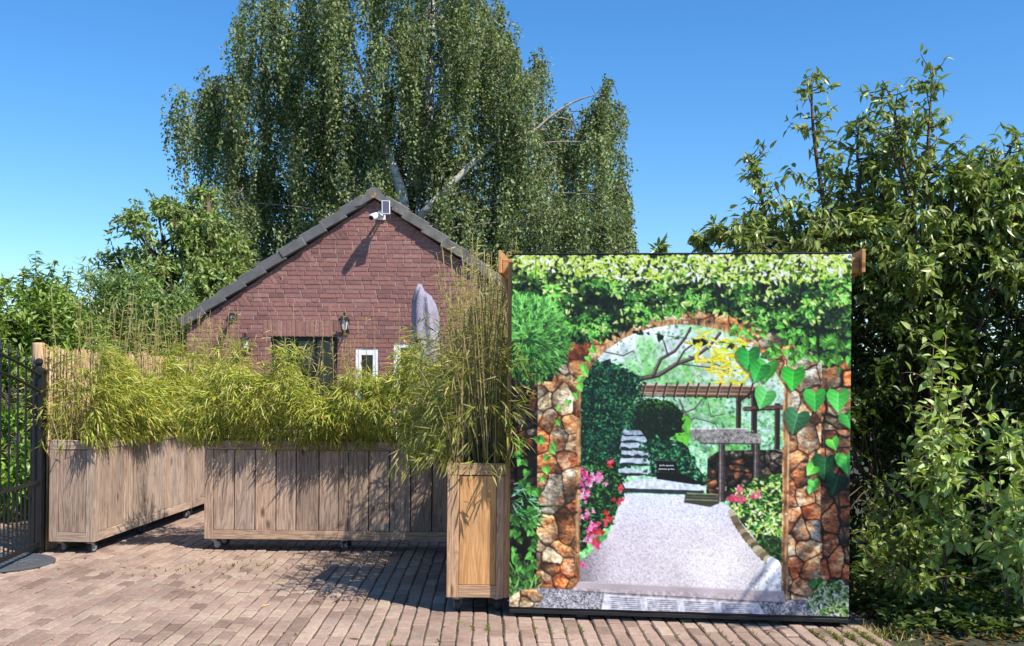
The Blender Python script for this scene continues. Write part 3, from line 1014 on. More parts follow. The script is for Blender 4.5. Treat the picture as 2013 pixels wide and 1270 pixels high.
# ================================================================== IRON GATE
gt = empty('iron_gate', (-4.14, 8.95, 0), math.atan2(-.89, .10))
tag(gt, 'black wrought iron gate with spiked bars and an arched top rail, standing open', 'gate')
GL = 1.6
arc_hi = lambda u: 1.56 + .21 * math.sin(min(1, u / GL) * math.pi / 2)
arc_lo = lambda u: arc_hi(u) - .14
us = np.linspace(.0, GL, 15)
MB().add(*tube([(u, 0, arc_hi(u)) for u in us], .014, 6)).build('top_rail', M['iron'], gt)
MB().add(*tube([(u, 0, arc_lo(u)) for u in us], .014, 6)).build('rail', M['iron'], gt)
MB().add(*cbox(.0, GL, -.012, .012, .62, .65)).build('rail', M['iron'], gt)
MB().add(*cbox(.0, GL, -.012, .012, .075, .115)).build('rail', M['iron'], gt)
MB().add(*cbox(.0, .035, -.018, .018, .06, 1.6)).build('frame_stile', M['iron'], gt)
spk = [(.0, .0), (.018, .012), (.013, .03), (.004, .07), (0, .13)]
for k in range(1, 9):
    u = k * .185
    MB().add(*tube([(u, 0, .09), (u, 0, arc_hi(u) + .03)], .0085, 6)).build('bar', M['iron'], gt)
    V, Fs = lathe([(.009, .0), (.016, .015), (.017, .03), (.012, .05), (.004, .1), (.0005, .135)], 8); obj('spike', mesh('spike', V, Fs, M['iron']), gt, (u, 0, arc_hi(u) + .02))
    MB().add(*tube([(u - .0925, 0, .09), (u - .0925, 0, .64)], .007, 6)).build('bar', M['iron'], gt)
gp_ = empty('gate_post', (-4.185, 9.0, 0))
tag(gp_, 'black square iron post that carries the gate', 'post')
MB().add(*cbox(-.05, .05, -.05, .05, 0, 1.6, .004)).build('shaft', M['iron'], gp_)
MB().add(*lathe([(.07, 1.6), (.07, 1.615), (.03, 1.64), (.02, 1.65), (.035, 1.68), (.03, 1.71), (0, 1.725)], 12)).build('finial', M['iron'], gp_)

# ================================================================== DOOR MAT
mt_ = empty('door_mat', (-4.42, 8.42, .004))
tag(mt_, 'dark grey half round rubber mat lying on the pavers by the gate', 'mat')
pts = [(.62 * math.cos(a), .5 * math.sin(a)) for a in np.linspace(-math.pi / 2, math.pi / 2, 28)]
V = []; Fs = []
n = len(pts)
for (sc_, z) in ((1, 0), (1, .012), (.975, .017), (.88, .017), (.87, .012)):
    V += [(x * sc_, y * sc_, z) for x, y in pts]
for j in range(4):
    for k in range(n - 1): Fs.append((j * n + k, j * n + k + 1, (j + 1) * n + k + 1, (j + 1) * n + k))
Fs.append(tuple(4 * n + k for k in range(n)))
M['mat'] = plain('mat_rubber', srgb(74, 76, 80), .65, 0, .2, 60, .4)
obj('mat_body', mesh('mat_body', V, Fs, M['mat']), mt_)
r = np.random.default_rng(2)
for k in range(26):                            # raised scroll pattern
    rr = .82 * math.sqrt(r.random()); a = r.uniform(-1.5, 1.5)
    cx_, cy_ = .6 * rr * math.cos(a), .48 * rr * math.sin(a)
    g0 = r.uniform(0, 6.28)
    MB().add(*tube([(cx_ + (.012 + .007 * t) * math.cos(g0 + t), cy_ + (.012 + .007 * t) * math.sin(g0 + t), .013) for t in np.linspace(0, 5.5, 12)], .005, 4)).build('scroll', M['mat'], mt_)
# ================================================================== PRINTED BACKDROP
class Print:
    """paints the printed picture; coordinates are those of the picture, 669 x 700 units from (1005, 501)"""
    K = 1.6
    def __init__(s, seed=1):
        s.W, s.H = int(669 * s.K), int(700 * s.K)
        s.a = np.zeros((s.H, s.W, 3), np.float32)
        s.r = np.random.default_rng(seed)
        yy, xx = np.mgrid[0:s.H, 0:s.W]
        s.X = xx / s.K + 1005.0; s.Y = yy / s.K + 501.0
    def fbm(s, sx, sy=None, oct=4, seed=0):
        r = np.random.default_rng(seed); sy = sy or sx
        out = np.zeros((s.H, s.W), np.float32); amp, tot = 1.0, 0
        for o in range(oct):
            gx, gy = max(2, int(669 / sx * 2 ** o) + 2), max(2, int(700 / sy * 2 ** o) + 2)
            g = r.random((gy, gx)).astype(np.float32)
            u = np.linspace(0, gx - 1.001, s.W); v = np.linspace(0, gy - 1.001, s.H)
            i, j = u.astype(int), v.astype(int); fu, fv = (u - i)[None], (v - j)[:, None]
            fu, fv = fu * fu * (3 - 2 * fu), fv * fv * (3 - 2 * fv)
            t = g[j][:, i] * (1 - fu) + g[j][:, i + 1] * fu; b = g[j + 1][:, i] * (1 - fu) + g[j + 1][:, i + 1] * fu
            out += amp * (t * (1 - fv) + b * fv); tot += amp; amp *= .5
        return out / tot
    def win(s, pts, pad=0):
        P = (np.asarray(pts, float) - (1005, 501)) * s.K
        x0, y0 = np.floor(P.min(0) - pad * s.K).astype(int); x1, y1 = np.ceil(P.max(0) + pad * s.K).astype(int) + 1
        x0, y0, x1, y1 = max(0, x0), max(0, y0), min(s.W, x1), min(s.H, y1)
        return (x0, y0, x1, y1) if x1 > x0 and y1 > y0 else None
    def inside(s, pts, w):
        x0, y0, x1, y1 = w
        X, Y = s.X[y0:y1, x0:x1], s.Y[y0:y1, x0:x1]
        m = np.zeros(X.shape, bool); n = len(pts)
        for i in range(n):
            (xa, ya), (xb, yb) = pts[i], pts[(i + 1) % n]
            if ya == yb: continue
            m ^= ((ya > Y) != (yb > Y)) & (X < (xb - xa) * (Y - ya) / (yb - ya) + xa)
        return m
    def rag(s, pts, amp=5.0, step=7.0):
        out = []
        for i in range(len(pts)):
            a, b = np.array(pts[i], float), np.array(pts[(i + 1) % len(pts)], float)
            k = max(1, int(np.hypot(*(b - a)) / step))
            for j in range(k): out.append(a + (b - a) * j / k + s.r.normal(0, amp * .6, 2))
        return out
    def poly(s, pts, col, alpha=1.0):
        w = s.win(pts)
        if not w: return
        x0, y0, x1, y1 = w
        m = s.inside(pts, w)
        A = s.a[y0:y1, x0:x1]
        A[m] = A[m] * (1 - alpha) + np.array(col, np.float32) / 255 * alpha
    def mask(s, pts):
        m = np.zeros((s.H, s.W), bool); w = s.win(pts)
        if w: m[w[1]:w[3], w[0]:w[2]] = s.inside(pts, w)
        return m
    def line(s, pts, width, col, alpha=1.0, taper=1.0):
        pts = np.asarray(pts, float); n = len(pts) - 1
        for i in range(n):
            a, b = pts[i], pts[i + 1]
            wd = width * (1 + (taper - 1) * i / max(1, n))
            w = s.win([a, b], wd)
            if not w: continue
            x0, y0, x1, y1 = w
            X, Y = s.X[y0:y1, x0:x1] - a[0], s.Y[y0:y1, x0:x1] - a[1]
            d = b - a; t = np.clip((X * d[0] + Y * d[1]) / (d @ d + 1e-9), 0, 1)
            m = np.hypot(X - t * d[0], Y - t * d[1]) < wd * .5
            A = s.a[y0:y1, x0:x1]; A[m] = A[m] * (1 - alpha) + np.array(col, np.float32) / 255 * alpha
    HEART = np.array([(0, .18), (.18, .0), (.4, -.02), (.52, .2), (.46, .5), (.25, .8), (0, 1.12), (-.25, .8), (-.46, .5), (-.52, .2), (-.4, -.02), (-.18, 0)])
    POINT = np.array([(0, 0), (.2, .12), (.3, .38), (.2, .7), (0, 1.1), (-.2, .7), (-.3, .38), (-.2, .12)])
    BLADE = np.array([(0, 0), (.08, .3), (.06, .7), (0, 1), (-.06, .7), (-.08, .3)])
    def leaf(s, x, y, size, ang, col, shape='POINT', two=.78, vein=None, squash=1.0):
        T = getattr(s, shape) * np.array([squash, 1]) * size
        c, sn = math.cos(ang), math.sin(ang)
        Rm = np.array([[c, -sn], [sn, c]])
        G = T @ Rm.T + (x, y)
        w = s.win(G)
        if not w: return
        x0, y0, x1, y1 = w
        m = s.inside(G, w)
        dx, dy = s.X[y0:y1, x0:x1] - x, s.Y[y0:y1, x0:x1] - y
        u = (dx * c + dy * sn) / size; v = (-dx * sn + dy * c) / size
        g = s.r.uniform(-.35, .45)
        k = (.92 + g * (v - .5)) * np.where(u > 0, two, 1.06) * (1 - .5 * np.abs(u) * s.r.random())
        k = k * (1 + (.10 if size < 22 else .05) * np.sin(v * 26 + np.abs(u) * 14))
        cc = np.asarray(col, float)[None, None] * k[..., None]
        if 9 < size < 24: cc = np.where((np.abs(u) < .035)[..., None], cc * 1.22 + 8, cc)
        A = s.a[y0:y1, x0:x1]
        A[m] = np.clip(cc[m] / 255, 0, 1)
        if vein is not None:
            ax = lambda p: np.array(p) * size @ Rm.T + (x, y)
            s.line([ax((0, .15)), ax((0, 1.05))], max(.8, size * .03), vein, .8)
            for k in (.25, .42, .6, .76):
                for q in (-1, 1): s.line([ax((0, k)), ax((q * .36 * squash * (1.2 - k), k + .16 - .2 * (k < .4)))], max(.6, size * .018), vein, .45)
    def blur(s, n=1, m=None):
        a = s.a
        for _ in range(n):
            b = a.copy()
            b[1:-1] = (a[:-2] + 2 * a[1:-1] + a[2:]) / 4
            c = b.copy()
            c[:, 1:-1] = (b[:, :-2] + 2 * b[:, 1:-1] + b[:, 2:]) / 4
            a = c
        if m is None: s.a = a
        else: s.a[m] = a[m]
    def scatter(s, n, region, size, cols, shape='POINT', ang=(0, 6.28), two=.78, jit=14, bias=None):
        m = s.mask(region) if not isinstance(region, np.ndarray) else region
        ys, xs = np.nonzero(m)
        if not len(ys): return
        k = s.r.integers(0, len(ys), n)
        k = k[np.argsort(ys[k])] if bias == 'down' else k
        for i in k:
            c = np.array(cols(xs[i] / s.K + 1005, ys[i] / s.K + 501) if callable(cols) else cols[s.r.integers(len(cols))], float)
            s.leaf(xs[i] / s.K + 1005, ys[i] / s.K + 501, s.r.uniform(*size), s.r.uniform(*ang), c + s.r.normal(0, jit), shape, two, None, s.r.uniform(.6, 1.1))
    def stones(s, m, cell, pal, seed=0, gap=1.7, dark=(74, 52, 38), squash=1.0):
        r = np.random.default_rng(seed)
        ys, xs = np.nonzero(m)
        if not len(ys): return
        sl = (slice(ys.min(), ys.max() + 1), slice(xs.min(), xs.max() + 1))
        wob = s.fbm(26, 26, 4, seed + 5)[sl] - .5; wob2 = s.fbm(7, 7, 3, seed + 6)[sl] - .5
        X, Y = s.X[sl] + wob * 9 + wob2 * 3, s.Y[sl] - wob * 9 + wob2 * 3
        cx, cy = cell * squash, cell
        seeds = np.array([(i * cx + r.uniform(-.5, .5) * cx, j * cy + r.uniform(-.5, .5) * cy)
                 for j in range(int(Y.min() / cy) - 2, int(Y.max() / cy) + 3) for i in range(int(X.min() / cx) - 2, int(X.max() / cx) + 3)])
        # drop some so that stones differ in size
        seeds = seeds[r.random(len(seeds)) > .18]
        an = r.uniform(.75, 1.35, len(seeds))
        f1 = np.full(X.shape, 1e9, np.float32); f2 = f1.copy(); idx = np.zeros(X.shape, int)
        for k, (sx, sy) in enumerate(seeds):
            d = np.hypot((X - sx) * an[k] / squash, (Y - sy) / an[k])
            lt = d < f1
            f2 = np.where(lt, f1, np.minimum(f2, d)); f1 = np.where(lt, d, f1); idx = np.where(lt, k, idx)
        pc = np.array(pal, float)[r.integers(0, len(pal), len(seeds))] * r.uniform(.78, 1.12, (len(seeds), 1))
        c = pc[idx]
        t1 = s.fbm(16, 7, 5, seed + 1)[sl][..., None]; t2 = s.fbm(4, 3, 3, seed + 2)[sl][..., None]
        rust = s.fbm(20, 20, 4, seed + 3)[sl][..., None]
        a_ = np.clip((rust - .54) * 5, 0, .55)
        c = c * (1 - a_) + np.array((192, 116, 70)) * a_
        pale = np.clip((.42 - rust) * 5, 0, .45)
        c = c * (1 - pale) + np.array((196, 182, 160)) * pale
        c = c * (.5 + 1.0 * t1) * (.6 + .8 * t2)
        S_ = seeds[idx]
        tilt = r.normal(0, .010, (len(seeds), 2))[idx]
        lit = 1 + tilt[..., 0] * (X - S_[..., 0]) + tilt[..., 1] * (Y - S_[..., 1]) + .006 * (S_[..., 1] - Y)
        crack = np.abs(s.fbm(18, 12, 3, seed + 8)[sl] - .5) < .012
        lit = np.where(crack, lit * .62, lit)
        c = c * np.clip(lit, .55, 1.45)[..., None] * .98
        e = f2 - f1
        edge = np.clip((e - gap) / 3.0, 0, 1)[..., None]
        c = c * (.72 + .28 * edge)
        k = np.clip((e - gap * .4) / gap, 0, 1)[..., None]
        c = c * k + np.array(dark) * (1 - k)
        A = s.a[sl]; mm = m[sl]
        A[mm] = np.clip(c[mm] / 255, 0, 1)


def paint_garden():
    p = Print(4); r = p.r
    X, Y = p.X, p.Y
    lerp = lambda a, b, t: np.array(a, np.float32) * (1 - t[..., None]) + np.array(b, np.float32) * t[..., None]
    n1, n2, n3 = p.fbm(60, 60, 5, 1), p.fbm(18, 18, 4, 2), p.fbm(5, 5, 3, 3)
    # --- sky and far trees seen through the arch
    t = np.clip((Y - 640) / 230, 0, 1)
    base = lerp((240, 242, 254), (150, 204, 160), t)
    g = np.clip((n1 - .46) * 5 + .25 * (X - 1280) / 200, 0, 1)
    base = base * (1 - g[..., None] * .75) + np.array((108, 182, 92)) * g[..., None] * .75
    base = base * (.72 + .56 * n2[..., None]) * (.8 + .4 * n3[..., None])
    p.a[:] = np.clip(base / 255, 0, 1)
    far = [(1145, 640), (1550, 640), (1550, 960), (1145, 960)]
    p.scatter(1500, far, (4, 9), [(240, 246, 255), (206, 232, 200), (96, 170, 86), (150, 215, 130), (84, 156, 92), (244, 248, 255), (236, 242, 255), (176, 214, 168), (110, 176, 130), (205, 214, 240)], jit=16)
    p.scatter(500, [(1380, 640), (1550, 640), (1550, 760), (1340, 760)], (4, 10), [(182, 222, 110), (150, 206, 104), (224, 238, 170), (214, 224, 236)], jit=14)
    p.scatter(420, [(1260, 760), (1540, 770), (1540, 880), (1330, 880)], (4, 8), [(96, 170, 110), (150, 210, 160), (56, 120, 76), (190, 224, 196), (80, 150, 96)])
    p.blur(5)
    p.scatter(520, far, (2.5, 6), [(248, 250, 255), (120, 190, 110), (170, 222, 150), (236, 246, 240), (96, 160, 104), (214, 232, 226)], jit=14)
    # branches of the garden tree
    for b, wd in (([(1266, 745), (1300, 738), (1335, 716), (1368, 704), (1400, 680), (1420, 655)], 9), ([(1290, 738), (1304, 706), (1332, 690), (1352, 664), (1362, 645)], 7),
                  ([(1335, 716), (1350, 690), (1385, 664)], 4), ([(1318, 698), (1310, 672), (1300, 652)], 3), ([(1360, 700), (1400, 712), (1450, 728)], 3),
                  ([(1345, 716), (1400, 722), (1440, 730)], 2), ([(1150, 735), (1200, 722), (1270, 742)], 3), ([(1180, 690), (1230, 700), (1250, 690)], 2)):
        b = np.array(b, float)
        p.line(b, wd, (62, 50, 52), 1, .6); p.line(b + (-1, -1.2), wd * .4, (142, 124, 126), .8, .5)
    # yellow leaves under the arch
    for (cx, cy) in ((1392, 660), (1410, 682), (1380, 690), (1430, 700), (1445, 716), (1400, 705), (1432, 755), (1455, 752), (1420, 728), (1460, 700), (1475, 730), (1372, 672), (1440, 668), (1470, 670)):
        for k in range(7):
            p.leaf(cx + r.normal(0, 4), cy + r.normal(0, 3), r.uniform(15, 30), r.uniform(-2.2, 2.2), (236 + r.normal(0, 8), 222 + r.normal(0, 12), 74 + r.normal(0, 25)), 'BLADE', .86, squash=1.7)
    # pergola
    p.poly([(1262, 756), (1496, 757), (1488, 780), (1262, 775)], (92, 62, 52), .8)
    for yy, c in ((757, (206, 176, 164)), (765, (150, 116, 100)), (772, (188, 150, 130)), (778, (70, 46, 40))): p.line([(1262, yy), (1492, yy + 1)], 2.4, c)
    for k in range(11): p.line([(1275 + k * 21, 754), (1268 + k * 21, 780)], 4, (54, 36, 32)); p.line([(1277 + k * 21, 754), (1270 + k * 21, 778)], 1.2, (190, 150, 130))
    for (x0, x1, y0, y1) in ((1453, 1463, 776, 842), (1482, 1494, 770, 895), (1527, 1538, 790, 880)):
        p.poly([(x0, y0), (x1, y0), (x1, y1), (x0, y1)], (50, 40, 38)); p.line([(x0 + 2, y0), (x0 + 2, y1)], 1.6, (110, 92, 84))
    p.line([(1455, 790), (1494, 762)], 5, (60, 44, 40)); p.line([(1470, 800), (1545, 796)], 6, (104, 76, 68)); p.line([(1470, 805), (1545, 801)], 3, (48, 36, 34))
    # twisted small tree
    for b, wd in (([(1330, 876), (1344, 850), (1336, 830), (1350, 806), (1342, 786)], 6), ([(1348, 812), (1372, 802), (1386, 784)], 3), ([(1340, 838), (1372, 820), (1412, 830), (1420, 846)], 3),
                  ([(1350, 806), (1366, 826), (1360, 842)], 3), ([(1398, 792), (1404, 818), (1430, 812)], 2)):
        p.line(np.array(b, float), wd, (72, 62, 60), 1, .5); p.line(np.array(b, float) - 1, wd * .35, (176, 170, 168), .8, .5)
    # lawn, clipped bush, dark hedges
    p.poly([(1326, 860), (1350, 812), (1366, 824), (1360, 876)], (104, 176, 70))
    bush = [(1236, 862), (1236, 808), (1250, 790), (1290, 782), (1330, 790), (1348, 812), (1344, 846), (1320, 866)]
    bush = p.rag(bush, 4)
    p.poly(bush, (22, 36, 28)); p.scatter(160, [(1228, 866), (1230, 800), (1250, 780), (1332, 780), (1356, 812), (1350, 852), (1320, 872)], (3, 7), [(24, 48, 32), (60, 110, 58), (34, 70, 44)]); p.scatter(420, bush, (3, 7), lambda x, y: (28 + max(0, 812 - y) * 3.2, 52 + max(0, 815 - y) * 4.2, 36 + max(0, 812 - y) * 1.2), jit=9)
    hedge = [(1143, 930), (1143, 750), (1158, 716), (1190, 706), (1225, 716), (1262, 748), (1262, 775), (1238, 800), (1236, 860), (1252, 900), (1225, 940), (1180, 960)]
    hedge = [(1143, 930), (1143, 740), (1152, 712), (1170, 700), (1186, 712), (1206, 704), (1222, 724), (1246, 730), (1266, 752), (1250, 764), (1262, 780), (1236, 800), (1244, 822), (1228, 846), (1252, 900), (1225, 940), (1180, 960)]
    hedge = p.rag(hedge)
    p.poly(hedge, (16, 36, 32))
    hm = p.mask(hedge); hm2 = hm.copy()
    for q in range(6): hm2[:, 2:] |= hm2[:, :-2]; hm2[:, :-2] |= hm2[:, 2:]; hm2[2:] |= hm2[:-2]
    lum = p.fbm(34, 22, 4, 88)
    p.scatter(1500, hm2, (4, 10), lambda x, y: [(20, 58, 44), (46, 112, 72), (12, 32, 28), (84, 156, 96), (34, 90, 84), (24, 66, 50), (16, 44, 36)][r.integers(7)], ang=(-1.9, 1.9), jit=8)
    def hcol(x, y):
        f = np.clip((lum[min(p.H - 1, int((y - 501) * p.K)), min(p.W - 1, int((x - 1005) * p.K))] - .42) * 5, 0, 1)
        return np.array((14, 40, 36)) * (1 - f) + np.array((84, 160, 112)) * f
    p.scatter(2600, hm2, (3, 7), hcol, 'BLADE', (-2.0, 2.0), .8, 10)
    # steps, landing
    for k, (x0, x1, y) in enumerate(((1232, 1268, 846), (1230, 1274, 858), (1228, 1282, 871), (1228, 1286, 886), (1226, 1294, 902), (1224, 1292, 922))):
        p.poly(p.rag([(x0, y), (x1, y + 1), (x1 + 6, y + 12), (x0 - 2, y + 11)], 2.0, 8), (150 + k * 5, 162 + k * 5, 176 + k * 4)); p.poly(p.rag([(x0 - 2, y + 9), (x1 + 6, y + 10), (x1 + 4, y + 15), (x0, y + 14)], 1.6, 8), (44, 52, 58))
    plant = [(1268, 870), (1300, 862), (1345, 868), (1372, 900), (1400, 940), (1398, 952), (1340, 948), (1290, 930), (1284, 900)]
    plant = p.rag(plant, 5)
    p.poly(plant, (20, 44, 36)); p.scatter(120, [(1258, 866), (1300, 852), (1352, 860), (1384, 896), (1408, 944), (1398, 956), (1330, 956), (1280, 932)], (4, 10), [(40, 110, 70), (24, 58, 46), (80, 150, 96)], ang=(-1.6, 1.6)); p.scatter(420, plant, (4, 9), [(40, 110, 70), (86, 160, 110), (28, 76, 54), (120, 190, 150), (24, 58, 46)], ang=(-1.6, 1.6))
    p.poly([(1296, 928), (1348, 930), (1394, 950), (1300, 950)], (18, 24, 24))
    p.poly([(1228, 952), (1260, 941), (1300, 941), (1392, 953), (1392, 962), (1230, 960)], (196, 204, 214)); p.poly([(1226, 960), (1392, 962), (1390, 971), (1226, 968)], (56, 60, 66))
    p.line([(1228, 973), (1386, 974)], 5, (206, 212, 226))
    # stone wall, slab on posts
    wall = p.mask([(1396, 968), (1398, 900), (1420, 884), (1545, 880), (1545, 970), (1400, 985)])
    p.stones(wall, 15, [(60, 54, 48), (84, 76, 64), (44, 40, 36)], 31, 2.2, (14, 14, 14), 1.3)
    p.poly([(1364, 843), (1374, 840), (1476, 840), (1478, 850), (1502, 850), (1502, 870), (1384, 870), (1366, 856)], (142, 138, 134))
    for k in range(150):
        x, y = r.uniform(1372, 1498), r.uniform(845, 868); a = r.uniform(0, 6.28)
        p.line([(x, y), (x + 4 * math.cos(a), y + 2.4 * math.sin(a))], 1.3, [(84, 80, 78), (188, 184, 180), (112, 106, 102)][r.integers(3)])
    p.line([(1364, 842), (1476, 840)], 2, (206, 202, 198)); p.line([(1384, 870), (1502, 870)], 2, (60, 56, 54))
    for (x0, x1, y0, y1) in ((1420, 1432, 870, 984), (1488, 1500, 871, 945)):
        p.poly([(x0, y0), (x1, y0), (x1 + 1, y1), (x0, y1)], (84, 76, 74)); p.line([(x0 + 3, y0), (x0 + 3, y1)], 2, (136, 128, 124)); p.line([(x1 - 2, y0), (x1 - 1, y1)], 2.5, (48, 42, 42))
    # name plate (its lettering is set on it below)
    p.poly([(1297, 905), (1338, 906), (1337, 929), (1298, 927)], (22, 26, 28)); p.line([(1298, 905), (1338, 906)], 1, (84, 92, 94))
    # --- gravel court
    gm = p.mask([(1140, 1160), (1146, 1110), (1200, 1060), (1222, 1000), (1228, 974), (1400, 974), (1442, 992), (1470, 1030), (1546, 1112), (1550, 1162)])
    gcol = lerp((222, 224, 244), (214, 202, 208), np.clip((Y - 975) / 70, 0, 1))
    warm = np.clip(1 - np.hypot((X - 1420) / 150, (Y - 1100) / 70), 0, 1)
    gcol = gcol * (1 - warm[..., None] * .55) + np.array((246, 236, 224)) * warm[..., None] * .55
    spk = np.random.default_rng(9).random((p.H // 3 + 1, p.W // 3 + 1)).repeat(3, 0).repeat(3, 1)[: p.H, : p.W] ** .6
    sp2 = np.random.default_rng(10).random((p.H, p.W))
    gcol = gcol * (.64 + .34 * spk[..., None] + .18 * sp2[..., None]) * (.94 + .12 * n1[..., None])
    leftdark = np.clip((1210 - X) / 60, 0, 1) * np.clip((Y - 1040) / 40, 0, 1)
    gcol = gcol * (1 - .35 * leftdark[..., None])
    p.a[gm] = np.clip(gcol[gm] / 255, 0, 1)
    p.poly([(1356, 966), (1416, 968), (1422, 986), (1404, 994), (1352, 986)], (70, 72, 58))
    for k, yy in enumerate((968, 974, 980, 986)): p.line([(1358 - k, yy), (1416 + k, yy + 1)], 2.2, ((136, 148, 112), (96, 98, 80), (128, 126, 108), (70, 66, 54))[k])
    # flower beds
    fl = [(1145, 930), (1170, 905), (1205, 912), (1226, 935), (1236, 962), (1220, 1000), (1206, 1030), (1180, 1050), (1146, 1090)]
    fl = p.rag(fl, 5)
    p.poly(fl, (24, 40, 26)); p.scatter(520, fl, (5, 10), [(40, 96, 52), (70, 130, 66), (28, 66, 42), (96, 150, 84), (40, 84, 48)], ang=(-2, 2))
    def flowers(cx, cy, n, sx, sy, cols, size=(6, 10)):
        for _ in range(n):
            x, y = r.normal(cx, sx), r.normal(cy, sy); c = np.array(cols[r.integers(len(cols))], float)
            for k in range(5): p.leaf(x, y, r.uniform(*size) * .62, k * 1.257 + r.normal(0, .3), c + r.normal(0, 10), 'POINT', .88, squash=1.3)
    PK = [(240, 110, 170), (250, 150, 190), (226, 70, 130), (252, 176, 204)]; RD = [(232, 66, 84), (240, 92, 110), (222, 60, 60)]
    flowers(1158, 940, 22, 8, 8, PK); flowers(1184, 944, 14, 8, 5, PK); flowers(1156, 972, 12, 7, 8, PK); flowers(1155, 1012, 10, 7, 6, PK)
    flowers(1172, 1040, 18, 7, 10, PK + RD); flowers(1172, 1058, 14, 8, 10, PK + RD); flowers(1150, 1112, 5, 3, 2, PK); flowers(1201, 1018, 9, 5, 7, RD)
    flowers(1222, 984, 4, 4, 4, RD); flowers(1226, 962, 4, 3, 4, RD + PK); flowers(1207, 912, 4, 4, 4, RD); flowers(1180, 1075, 6, 5, 3, PK + RD)
    bed = [(1444, 1000), (1446, 966), (1480, 945), (1510, 930), (1547, 930), (1547, 1112), (1520, 1095), (1490, 1050)]
    bed = p.rag(bed, 4)
    p.poly(bed, (40, 60, 30)); p.scatter(420, bed, (6, 13), lambda x, y: [(150, 196, 90), (206, 226, 130), (110, 170, 80), (232, 240, 180), (70, 130, 60)][r.integers(5)] if y < 1050 else [(44, 86, 44), (96, 150, 80), (26, 50, 30), (70, 120, 60)][r.integers(4)], ang=(-2.6, 2.6))
    flowers(1462, 958, 9, 5, 4, [(236, 120, 140), (246, 150, 166)]); flowers(1460, 976, 14, 9, 4, [(236, 110, 134), (226, 84, 110)]); flowers(1492, 966, 5, 4, 5, [(240, 130, 140)]); flowers(1446, 978, 5, 3, 4, [(230, 92, 120)])
    for k in range(15):
        tt = k / 14; x, y = 1446 + 72 * tt ** 1.3, 1004 + 92 * tt; s_ = 9 + 5 * tt
        g_ = [(x + s_ * (.8 + .3 * r.random()) * math.cos(a) * .8, y + s_ * .6 * math.sin(a)) for a in np.linspace(0, 6.28, 9)[:-1]]
        cc = np.array([(150, 136, 110), (120, 104, 84), (176, 166, 140), (96, 90, 60)][r.integers(4)]); p.poly(g_, cc * .5); p.poly(np.array(g_) - (1, 2), cc)
    p.poly([(1516, 1092), (1524, 1088), (1538, 1096), (1546, 1112), (1546, 1162), (1478, 1160), (1500, 1140), (1512, 1120)], (255, 254, 252)); p.scatter(60, [(1480, 1130), (1546, 1100), (1546, 1160), (1470, 1160)], (4, 9), [(250, 248, 246), (228, 216, 204)], jit=5)
    # --- masonry of the arch
    ell = lambda cx, cy, rx, ry: ((X - cx) / rx) ** 2 + ((Y - cy) / ry) ** 2
    wb = (n2 - .5) * .06
    opening = ((ell(1346, 790, 200, 152) + wb < 1) & (Y < 790)) | ((X > 1146) & (X < 1546) & (Y >= 790))
    ring = ~opening & (ell(1346, 790, 262, 206) < 1) & (Y < 790)
    arch_bg = ~opening & (Y < 790)
    p.a[arch_bg & ~ring] = np.array((26, 34, 26)) / 255
    ST = [(190, 140, 100), (208, 162, 120), (168, 120, 84), (176, 164, 144), (186, 112, 74), (150, 128, 104), (208, 182, 146)]
    p.stones(ring, 30, ST, 3, 1.7, (84, 58, 40), 1.1)
    lw = (X < 1064) & (Y > 738) & (Y < 1196); lp = (X >= 1060) & (X < 1146) & (Y > 752) & (Y < 1168)
    p.stones(lw, 32, [(120, 84, 64), (70, 52, 42), (54, 44, 38), (46, 38, 34)], 4, 3, (12, 11, 10), 1.3)
    ld = np.clip((Y - 850) / 60, 0, 1) * (X < 1061) * .6; p.a *= (1 - ld)[..., None]
    p.stones(lp, 34, ST, 5, 1.8, (66, 46, 32), 1.0)
    rp = (X >= 1546) & (X < 1620) & (Y > 690) & (Y < 1182); rw = (X >= 1617) & (Y > 680) & (Y < 1190)
    p.stones(rp, 37, [(202, 146, 108), (214, 162, 122), (170, 116, 84), (196, 186, 168), (200, 112, 74), (176, 150, 124)], 6, 1.9, (58, 40, 30), .9)
    p.stones(rw & (Y < 840), 34, [(150, 128, 100), (176, 112, 74), (130, 110, 86), (196, 112, 70)], 7, 3, (30, 22, 16), 1.7)
    p.stones(rw & (Y >= 840), 32, [(188, 120, 84), (150, 88, 60), (96, 62, 46), (120, 92, 70)], 8, 2.2, (30, 22, 18), 1.0)
    grain = p.fbm(3, 60, 4, 41)
    rim = (~opening & (ell(1346, 790, 210 + 6 * n2, 160 + 5 * n2) < 1) & (Y < 790)) | ((X > 1134 + 6 * n2) & (X <= 1147) & (Y >= 785) & (Y < 1158)) | ((X >= 1543) & (X < 1556) & (Y >= 785) & (Y < 1160))
    rc = lerp((132, 90, 58), (232, 190, 146), np.clip(grain * 1.5 - .25, 0, 1)); rc = rc * (.62 + .7 * n2[..., None]) * (.8 + .4 * n3[..., None])
    rim &= (p.fbm(11, 16, 3, 55) > .36)
    p.a[rim] = np.clip(rc[rim] * .92 / 255, 0, 1)
    # --- ground strip: threshold, grating, gravel
    p.poly([(1005, 1160), (1674, 1172), (1674, 1202), (1005, 1202)], (120, 116, 118))
    strip = p.mask([(1058, 1160), (1200, 1166), (1200, 1202), (1058, 1202)]) | p.mask([(1494, 1172), (1674, 1172), (1674, 1202), (1502, 1202)])
    gc = np.array((150, 148, 152)) * (.35 + .9 * spk[..., None]) * (.75 + .5 * sp2[..., None]); p.a[strip] = np.clip(gc[strip] / 255, 0, 1)
    p.poly([(1146, 1146), (1548, 1154), (1552, 1178), (1400, 1176), (1196, 1168), (1132, 1164)], (170, 158, 160)); p.line([(1150, 1147), (1546, 1155)], 1.4, (196, 186, 186))
